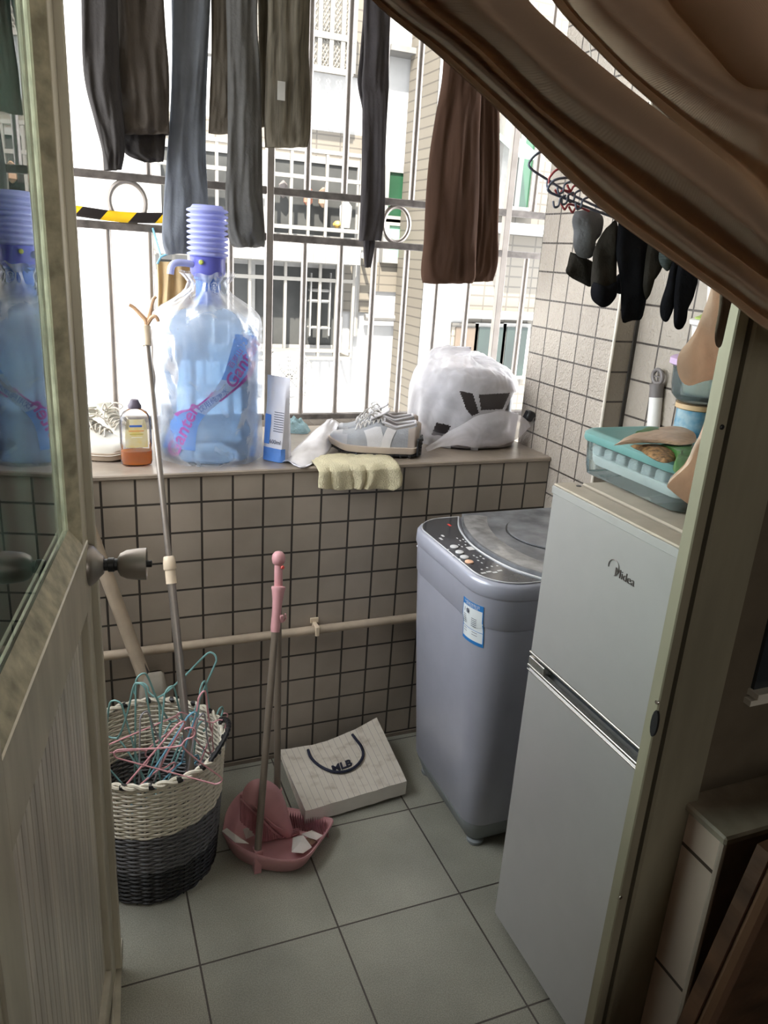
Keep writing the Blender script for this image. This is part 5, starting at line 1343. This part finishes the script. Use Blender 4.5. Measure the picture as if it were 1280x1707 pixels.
# grey and white handle hanging on the wall
p0, p1 = at(1096, 628, X=.055), at(1087, 735, X=.055)
sq = thing('squeegee', 'white window squeegee with a grey ring handle hanging on the tiled wall', 'squeegee', (.055, p1.y, p1.z-.05))
dv = (p0-p1).normalized()
MB().tube([p1-dv*.06, p0-dv*.048], .0165, 16).build('white_handle', M['white'], sq)
MB().tube([p0-dv*.052, p0-dv*.030, p0-dv*.018], [.0175, .0170, .0190], 16).build('grey_sleeve', mat('grey_ring', (.17,.155,.15), .5), sq)
yv = Vector((0, -1, 0))
MB().tube([p0+yv*.0175*math.cos(t*PI/14)+dv*(.0175*math.sin(t*PI/14)) for t in range(28)], .0052, 8, closed=True).tube([p0-yv*.016, p0+yv*.016], .0018, 6).tube([p0-dv*.016, p0+dv*.016], .0018, 6).build('ring', bpy.data.materials['grey_ring'], sq)

# ================================================================== HANGING CLOTHES
rod = thing('clothes_rod', 'steel clothes rod under the balcony ceiling carrying the washing', 'clothes rod', (-.7, .36, 2.30))
MB().tube([(-1.78, .36, 2.30), (.25, .36, 2.30)], .014, 12).build('rod', M['steel'], rod)
for x in (-1.6, .1): MB().tube([(x, .36, 2.30), (x, .36, 2.601)], .008, 8).build('bracket', M['steel'], rod)
def cloth_mat(name, c, transl=.25, bump=.35, bscale=160, **k): return mat(name, c, 1.0, bump=bump, bscale=bscale, transl=transl, spec=.08, **k)
def leg(rows, Y, thick=.03, folds=5, amp=.008, seed=0.0, n=64, m=46, skew=0.0, seam=False):
    """hollow cloth tube through rows of (y, x_left, x_right)"""
    R_ = cat_rom([(float(a), float(b), float(c)) for a, b, c in rows], m)
    pts = []
    for (y, xl, xr) in R_:
        A = at(xl, y, Y=Y); B = at(xr, y, Y=Y); pts.append((A, B))
    def f_(u, v):
        k = min(m-1, int(v*(m-1)+.5)); A, B = pts[k]
        th = 2*PI*u; cx = math.cos(th); s = (1-cx)/2
        P_ = A.lerp(B, s)
        side = math.sin(th); sgn = 1 if side > 0 else -1
        prof_ = abs(side)**.6
        fo = amp*.32*math.sin(s*folds*PI*1.15+seed+1.4*math.sin(v*3+seed)+skew*v)*prof_**.5*(.4+.9*abs(nz(s*2, v*2.5, seed+3)))*1.5+amp*1.3*nz(s*2.6+seed, v*4.2, seed)+amp*.5*nz(s*9+seed, v*9, seed+1)
        P_ = P_+Vector((0, -sgn*thick*.5*prof_*(1 if sgn > 0 else 1)-fo, .004*nz(s*4, seed, v)))
        if sgn < 0: P_.y += .001
        return P_
    return MB().grid(f_, n, m, cu=True)
def hem(rows, Y, thick, seed, **k):
    return leg(rows[-1:]*1, Y)
def garment(name, label, category, pieces, Yorg):
    xs = [r for pc_ in pieces for r in pc_['rows']]
    yb = max(r[0] for r in xs); xm = sum((r[1]+r[2])/2 for r in xs)/len(xs)
    root = thing(name, label, category, at(xm, yb, Y=Yorg))
    for pc_ in pieces:
        o_ = leg(pc_['rows'], pc_['Y'], pc_.get('t', .03), pc_.get('folds', 5), pc_.get('amp', .008), pc_.get('seed', 0.), skew=pc_.get('skew', 0)).build(pc_['name'], pc_['m'], root, angle=180)
        if 'label' in pc_: o_['label'] = pc_['label']
    return root
M['charcoal'] = cloth_mat('charcoal_jersey', (.050,.046,.044), .18)
M['charcoal2'] = cloth_mat('dark_taupe_jersey', (.085,.073,.062), .25)
M['bluegrey'] = cloth_mat('blue_grey_knit', (.19,.205,.23), .42)
M['greyknit'] = cloth_mat('mid_grey_knit', (.115,.112,.106), .30, var=.15)
M['taupeknit'] = cloth_mat('taupe_knit', (.14,.122,.098), .35)
M['olive'] = cloth_mat('olive_cloth', (.15,.133,.102), .38, stretch=(9,9,.7), vscale=14, var=.35)
M['darkleg'] = cloth_mat('dark_leggings_cloth', (.07,.064,.066), .25)
M['velvet'] = cloth_mat('brown_velvet', (.075,.043,.030), .15, bump=.15, var=.25, vscale=6, stretch=(4,4,.6))
T = -195
garment('dark_jacket', 'charcoal jacket with a long cuffed sleeve hanging leftmost in the window', 'jacket', [
    dict(name='sleeve', rows=[(T,128,190),(0,135,196),(120,139,200),(200,157,206),(250,170,208),(283,174,203)], Y=.30, t=.045, folds=3, amp=.010, seed=.4, m=M['charcoal']),
    dict(name='body', rows=[(T,185,262),(0,192,272),(120,196,281),(205,200,282),(226,202,281)], Y=.335, t=.05, folds=7, amp=.013, seed=2.0, m=M['charcoal2']),
    dict(name='lower_hem', rows=[(120,200,276),(205,201,277),(252,206,274),(270,240,272)], Y=.36, t=.03, folds=4, amp=.008, seed=3.1, m=M['charcoal'])], .33)
garment('leggings', 'long blue-grey leggings hanging behind the bottle pump', 'leggings', [
    dict(name='front_leg', rows=[(T,278,352),(0,286,350),(150,285,338),(250,279,338),(330,274,346),(395,270,345),(424,276,338)], Y=.375, t=.035, folds=4, amp=.010, seed=1.2, m=M['bluegrey'], skew=1.5),
    dict(name='rear_leg', rows=[(T,285,350),(0,290,350),(120,300,345),(240,290,343),(330,284,346),(380,290,344)], Y=.41, t=.03, folds=3, amp=.008, seed=4.2, m=M['bluegrey'])], .375)
garment('grey_trousers', 'grey trousers with one long leg ending above the sill right of the pump', 'trousers', [
    dict(name='long_leg', rows=[(T,372,452),(0,378,428),(120,379,432),(240,380,436),(340,376,438),(395,381,441),(412,390,440)], Y=.33, t=.045, folds=3, amp=.010, seed=.9, m=M['greyknit']),
    dict(name='short_leg', rows=[(T,345,410),(0,352,402),(100,352,398),(180,349,396),(222,348,395)], Y=.385, t=.035, folds=3, amp=.007, seed=2.2, m=M['taupeknit'])], .33)
og = garment('olive_trousers', 'olive-grey striped trousers with a small white tag on the leg', 'trousers', [
    dict(name='leg', rows=[(T,440,520),(0,446,516),(100,444,515),(200,441,517),(245,443,513)], Y=.325, t=.04, folds=5, amp=.007, seed=.3, m=M['olive']),
    dict(name='rear_leg', rows=[(T,425,480),(0,430,470),(120,432,470),(212,434,470)], Y=.375, t=.03, folds=3, amp=.006, seed=1.3, m=M['olive'])], .325)
q1 = at(468, 152, Y=.298); MB().box((q1.x-.010, .292, q1.z-.022), (q1.x+.010, .2935, q1.z+.022)).build('care_tag', mat('tag_white', (.55,.54,.50), .7, transl=.4), og, smooth=False)
garment('dark_leggings', 'narrow dark leggings hanging alone between two grille bars', 'leggings', [
    dict(name='front_leg', rows=[(T,606,650),(0,607,648),(80,608,647),(140,604,647),(170,606,646),(260,604,643),(350,600,641),(402,598,634)], Y=.35, t=.03, folds=3, amp=.008, seed=1.7, m=M['darkleg']),
    dict(name='rear_leg', rows=[(T,612,645),(0,607,640),(90,600,640),(142,597,635),(200,606,630),(300,607,628),(400,606,624),(446,608,617)], Y=.385, t=.02, folds=2, amp=.005, seed=3.0, m=M['darkleg'])], .35)
garment('brown_trousers', 'wide dark brown velvet trousers hanging at the right of the window', 'trousers', [
    dict(name='front_leg', rows=[(T,745,800),(0,744,806),(120,737,800),(200,726,800),(300,714,797),(400,707,793),(455,704,790),(472,708,786)], Y=.30, t=.06, folds=4, amp=.014, seed=.2, m=M['velvet']),
    dict(name='rear_leg', rows=[(T,770,822),(0,775,828),(120,782,830),(250,786,829),(380,784,827),(440,778,824),(468,762,818)], Y=.34, t=.05, folds=2, amp=.010, seed=2.6, m=M['velvet'])], .30)

# rack of socks in front of the tiled pier
def pillow_thing(name, label, category, px, Y, m, bulge=.010, parent=None, group=None, d=Vector((0, -1, .15)).normalized()):
    mb, _ = pillow(px, Y, d, bulge)
    for i, v in enumerate(mb.v):
        mb.v[i] = v+Vector((0, .004*nz(v.x*22, v.y*20, v.z*14)+.002*math.sin(v.x*160+v.z*40), 0))
    o_ = mb.build(name, m, parent, angle=180)
    if parent is None: tag(base_origin(o_), label, category, group)
    return o_
rk = thing('sock_rack', 'blue wire clothes rack with red and grey hooks holding socks by the tiled pier', 'hanger', at(985, 345, Y=-.68))
wb_ = mat('rack_wire', (.11,.12,.17), .4); wr_ = mat('red_hook_plastic', (.40,.07,.08), .4)
def wire(nm, px, Y, r, m): return MB().tube(cat_rom([at(x, y, Y=Y_).to_tuple() for (x, y), Y_ in zip(px, Y if isinstance(Y, (list, tuple)) else [Y]*len(px))], 30), r, 6).build(nm, m, rk)
wire('main_wire', [(925, 252), (900, 254), (884, 268), (884, 280), (910, 298), (960, 328), (1030, 360)], -.66, .0022, wb_)
wire('main_wire', [(1045, 300), (1000, 296), (950, 296), (925, 300), (914, 312), (916, 320), (940, 330), (990, 350), (1030, 365)], -.70, .0022, wb_)
wire('link_wire', [(912, 300), (912, 312), (920, 322)], -.69, .0016, wb_)
wire('red_hook', [(955, 279), (930, 282), (916, 296), (915, 306)], -.68, .0020, wr_)
for (x, y) in ((935, 322), (955, 314), (978, 318), (945, 345), (996, 324), (958, 350)):
    wire('red_hook', [(x-10, y-6), (x-4, y+4), (x+2, y-4), (x+12, y-3), (x+24, y+2)], -.69, .0020, wr_)
for (x, y) in ((925, 335), (938, 330), (950, 326), (962, 338), (932, 312)):
    wire('grey_hook', [(x-3, y), (x-1, y+10), (x+6, y+8), (x+9, y-4), (x+18, y-9)], -.71, .0019, wb_)
wire('cord', [(1010, 340), (1000, 250), (985, 100), (975, -60)], [-.68, -.66, -.62, -.60], .0012, mat('white_cord', (.5,.48,.44), .6))
# cord goes on up to the ceiling
pc0 = at(975, -60, Y=-.60); MB().tube([pc0, (pc0.x, -.60, 2.6)], .0012, 6).build('cord', bpy.data.materials['white_cord'], rk)
kk = cloth_mat('sock_black', (.013,.013,.016), .05); kg = cloth_mat('sock_grey', (.20,.20,.21), .25); kb = cloth_mat('sock_brown', (.045,.040,.035), .1, var=.3); ks_ = cloth_mat('sock_blue_grey', (.10,.12,.12), .15, var=.5, vscale=60, stretch=(1,1,12))
pillow_thing('sock', 'grey crumpled sock clipped leftmost on the rack', 'sock', [(960, 352), (985, 350), (1004, 362), (1002, 390), (992, 405), (990, 425), (978, 431), (963, 426), (956, 408), (957, 385), (954, 368)], -.672, kg, .014)
rb_ = pillow_thing('ribbed_sock', 'ribbed dark brown sock cuff hanging lowest at the left of the rack', 'sock', [(952, 420), (972, 428), (992, 440), (990, 462), (984, 478), (965, 470), (943, 455), (946, 440)], -.655, kb, .012)
pillow_thing('sock', 'brown-grey sock with a black toe, third from the left', 'sock', [(1010, 380), (1028, 366), (1031, 390), (1027, 420), (1025, 455), (1024, 490), (1014, 508), (1000, 510), (988, 500), (984, 475), (987, 440), (990, 415)], -.690, kb, .014)
pillow_thing('sock_toe', None, None, [(988, 470), (1006, 476), (1025, 468), (1025, 492), (1015, 509), (1001, 512), (987, 501), (984, 484)], -.694, kk, .016)
bpy.data.objects['sock_toe']['label'] = 'black toe of the brown-grey sock'; tb2 = bpy.data.objects['sock_toe']
par_ = bpy.data.objects['sock.001']; tb2.location = tb2.location-par_.location; tb2.parent = par_; tb2.pop('category', None)
pillow_thing('sock', 'largest black sock, hanging lowest in front of the pier edge', 'sock', [(1030, 366), (1062, 380), (1092, 405), (1086, 440), (1080, 480), (1072, 528), (1055, 534), (1036, 535), (1036, 480), (1030, 450), (1026, 420)], -.705, kk, .014)
pillow_thing('sock', 'small black sock tip between the brown-grey sock and the largest black one', 'sock', [(1024, 462), (1034, 456), (1040, 475), (1038, 490), (1020, 484)], -.650, kk, .008)
pillow_thing('sock', 'dark grey sock hanging right of the largest black sock', 'sock', [(1082, 400), (1108, 418), (1104, 440), (1092, 462), (1084, 476), (1078, 500), (1070, 480), (1074, 440)], -.72, kb, .012)
pillow_thing('sock', 'short blue-grey striped sock bunched right of centre on the rack', 'sock', [(1100, 414), (1118, 422), (1128, 432), (1122, 446), (1112, 452), (1102, 444), (1098, 430)], -.735, ks_, .010)
pillow_thing('sock', 'slim black sock, second from the right on the rack', 'sock', [(1122, 432), (1132, 440), (1130, 470), (1122, 510), (1112, 535), (1104, 532), (1102, 510), (1110, 475), (1116, 450)], -.745, kk, .009)
pillow_thing('sock', 'rightmost black sock on the rack beside the green-lidded tubs', 'sock', [(1132, 436), (1150, 446), (1164, 462), (1156, 490), (1142, 520), (1138, 547), (1122, 545), (1122, 515), (1124, 480)], -.755, kk, .011)

# pale pink cloths and strap hanging by the jamb
M['pinkc'] = cloth_mat('pale_pink_cloth', (.86,.70,.58), .50)
pk1 = pillow_thing('hanging_cloth', 'pale pink cloth hanging beside the jamb under the curtain', 'cloth', [(1186, 470), (1225, 470), (1225, 560), (1218, 625), (1188, 632), (1162, 640), (1142, 641), (1131, 618), (1132, 592), (1148, 566), (1166, 540), (1178, 505)], -1.10, M['pinkc'], .006)
cj = Vector((pk1.location.x+.02, -1.27, 0))
tops = at(1204, 474, Y=-1.10); MB().tube([tops, (tops.x+.02, -1.252, 2.045)], .0022, 6).build('hanging_cord', M['cream'], pk1)
pk2 = pillow_thing('cloth_tail', None, None, [(1205, 600), (1190, 650), (1176, 700), (1158, 742), (1134, 785), (1116, 805), (1113, 812), (1120, 818), (1145, 839), (1149, 836), (1165, 790), (1200, 700), (1215, 640)], -1.13, M['pinkc'], .005)
pk2.location = pk2.location-pk1.location; pk2.parent = pk1
pk3 = pillow_thing('strap', 'grey-brown fabric strap hanging down the door jamb', 'strap', [(1200, 470), (1222, 470), (1218, 520), (1208, 574), (1198, 578), (1194, 560), (1200, 520)], -1.294, cloth_mat('strap_cloth', (.17,.13,.10), .1), .003)
q_ = at(1211, 472, Y=-1.294); MB().tube([q_, (q_.x+.01, -1.296, 2.045)], .003, 6).build('strap_upper', bpy.data.materials['strap_cloth'], pk3)

# ================================================================== CURTAIN
curt = thing('curtain', 'tan woven curtain pulled up and swept aside across the top of the doorway', 'curtain', (-.85, -1.42, 1.25))
def cmat():
    m = mat('curtain_cloth', (.52,.39,.29), .95, spec=.1, transl=.48, var=.06, vscale=6)
    nt = m.node_tree; N, L = nt.nodes, nt.links; p = N['Principled BSDF']
    tc = N.new('ShaderNodeUVMap'); mp = N.new('ShaderNodeMapping'); mp.inputs['Scale'].default_value = (260, 420, 1); L.new(tc.outputs[0], mp.inputs[0])
    ck = N.new('ShaderNodeTexWave'); ck.wave_type = 'BANDS'; ck.bands_direction = 'X'; ck.inputs['Scale'].default_value = .32; ck.inputs['Distortion'].default_value = .6
    cl = N.new('ShaderNodeTexWave'); cl.wave_type = 'BANDS'; cl.bands_direction = 'Y'; cl.inputs['Scale'].default_value = .32; cl.inputs['Distortion'].default_value = .6
    L.new(mp.outputs[0], ck.inputs['Vector']); L.new(mp.outputs[0], cl.inputs['Vector'])
    ad = N.new('ShaderNodeMath'); ad.operation = 'ADD'; L.new(ck.outputs['Fac'], ad.inputs[0]); L.new(cl.outputs['Fac'], ad.inputs[1])
    bp = N.new('ShaderNodeBump'); bp.inputs['Strength'].default_value = .35; bp.inputs['Distance'].default_value = .0006
    L.new(ad.outputs[0], bp.inputs['Height']); L.new(bp.outputs[0], p.inputs['Normal'])
    return m
M['curt'] = cmat()
def swag(name, curves, nv=80, nu=110, top0=-1.40, par=curt):
    """loft a pleated sheet through long curves (pixels plus a real depth)"""
    W = []
    for i, (Y, px) in enumerate(curves):
        t = i/(len(curves)-1)
        core = [at(x, y, Y=Y+.02*(k/len(px))) for k, (x, y) in enumerate(px)]
        sl_ = (core[0]-core[1]); sl_.y = 0
        up_ = [core[0]+sl_*(j*.9)+Vector((0, 0, .012*j*j)) for j in (3, 2, 1)]
        far = Vector((up_[0].x-.03+.008*i, Y, 2.10)); mid = up_[0].lerp(far, .5)
        dn_ = core[-1]-core[-2]
        gat = Vector((-.440+.003*i, -1.345-.004*(i % 3)-(.010 if top0 > -1.2 else 0), 1.335+.002*i))
        pts = [far, mid]+up_+core+[core[-1].lerp(gat, .45), gat, gat+Vector((.010*(i-3.5), -.006*(i % 2), -.14)), gat+Vector((.018*(i-3.5), -.012*(i % 2), -.42))]
        W.append([Vector(p) for p in cat_rom([p.to_tuple() for p in pts], nu)])
    rows_ = []
    for k in range(nu):
        rows_.append([Vector(p) for p in cat_rom([W[i][k].to_tuple() for i in range(len(W))], nv)])
    mb = MB()
    for r in rows_: mb.v += r
    for i in range(nu-1):
        for j in range(nv-1): mb.f.append((i*nv+j, i*nv+j+1, (i+1)*nv+j+1, (i+1)*nv+j))
    o_ = mb.build(name, M['curt'], par, angle=180, solid=.0012)
    uv = o_.data.uv_layers.new(name='map')
    for l_ in o_.data.loops:
        i, j = divmod(l_.vertex_index, nv); uv.data[l_.index].uv = (i/nu*1.2, j/nv*.6)
    return o_
front = [
 (-1.400, [(622,0),(728,88),(830,182),(1000,345),(1130,440),(1210,496),(1300,560)]),
 (-1.385, [(634,0),(740,84),(843,178),(1010,335),(1137,428),(1216,484),(1300,542)]),
 (-1.425, [(660,0),(765,80),(868,174),(1028,312),(1145,404),(1222,458),(1300,512)]),
 (-1.375, [(700,0),(800,82),(900,180),(1040,290),(1150,372),(1226,428),(1300,480)]),
 (-1.445, [(745,0),(840,84),(935,176),(1058,266),(1160,340),(1230,396),(1300,448)]),
 (-1.470, [(800,0),(885,84),(970,160),(1078,236),(1170,305),(1236,358),(1300,412)]),
 (-1.440, [(850,0),(930,80),(1008,148),(1096,212),(1178,274),(1240,324),(1300,385)]),
 (-1.400, [(878,0),(955,72),(1032,136),(1110,196),(1182,250),(1242,300),(1300,362)])]
swag('front_swag', front)
rear = [
 (-1.365, [(922,0),(974,60),(1040,127),(1110,190),(1185,262),(1245,322),(1300,390)]),
 (-1.350, [(940,0),(992,60),(1056,124),(1130,186),(1198,240),(1252,285),(1305,340)]),
 (-1.400, [(960,0),(1014,60),(1075,118),(1146,172),(1212,215),(1262,245),(1312,280)]),
 (-1.425, [(1005,0),(1060,55),(1118,105),(1178,148),(1232,180),(1275,202),(1320,220)]),
 (-1.400, [(1060,0),(1105,50),(1152,98),(1200,138),(1242,160),(1280,176),(1325,185)]),
 (-1.375, [(1110,0),(1148,48),(1188,92),(1220,128),(1248,146),(1285,152),(1330,158)]),
 (-1.395, [(1136,0),(1172,44),(1205,84),(1232,116),(1256,136),(1292,142),(1340,148)]),
 (-1.420, [(1200,-40),(1228,0),(1252,30),(1272,60),(1290,90),(1312,110),(1350,125)]),
 (-1.430, [(1290,-120),(1310,-80),(1325,-50),(1340,-20),(1350,10),(1365,40),(1390,70)])]
swag('rear_swag', rear, top0=-1.10)
MB().tube([(-1.46, -1.43, 2.12), (-.40, -1.43, 2.12)], .010, 10).build('curtain_rod', M['steel_d'], curt)
for x in (-1.40, -.45): MB().box((x-.008, -1.44, 2.11), (x+.008, -1.40, 2.13)).build('rod_bracket', M['steel_d'], curt, smooth=False)

MB().tube([Vector((-.43+.030*math.cos(a_*PI/8), -1.352+.026*math.sin(a_*PI/8), 1.34)) for a_ in range(16)], .009, 8, closed=True).tube([(-.43, -1.33, 1.34), (-.43, -1.276, 1.345)], .005, 8).build('tie_back', M['curt'], curt)
# dark board leaning in the room by the low wall
b0 = at(1152, 1715, Y=-1.42); b1 = at(1284, 1425, Y=-1.42)
bo = thing('wooden_board', 'dark brown carved wooden board leaning against the low tiled wall', 'board', (b0.x+.2, -1.42, 0))
sl = (b1-b0); k0 = b0-sl*((b0.z-.002)/sl.z)
MB().prism([k0, b1, b1+Vector((.5, 0, .06)), Vector((k0.x+.75, -1.42, .002))], (0, .018, 0)).build('panel', mat('dark_wood', (.060,.030,.016), .45, var=.6, vscale=7, bump=.5, bscale=12, stretch=(1,1,3)), bo, smooth=False)
MB().tube([k0+Vector((.012, -.006, .005)), b1+Vector((.012, -.006, 0))], .010, 8).build('edge_moulding', mat('wood_moulding', (.11,.06,.035), .4), bo)
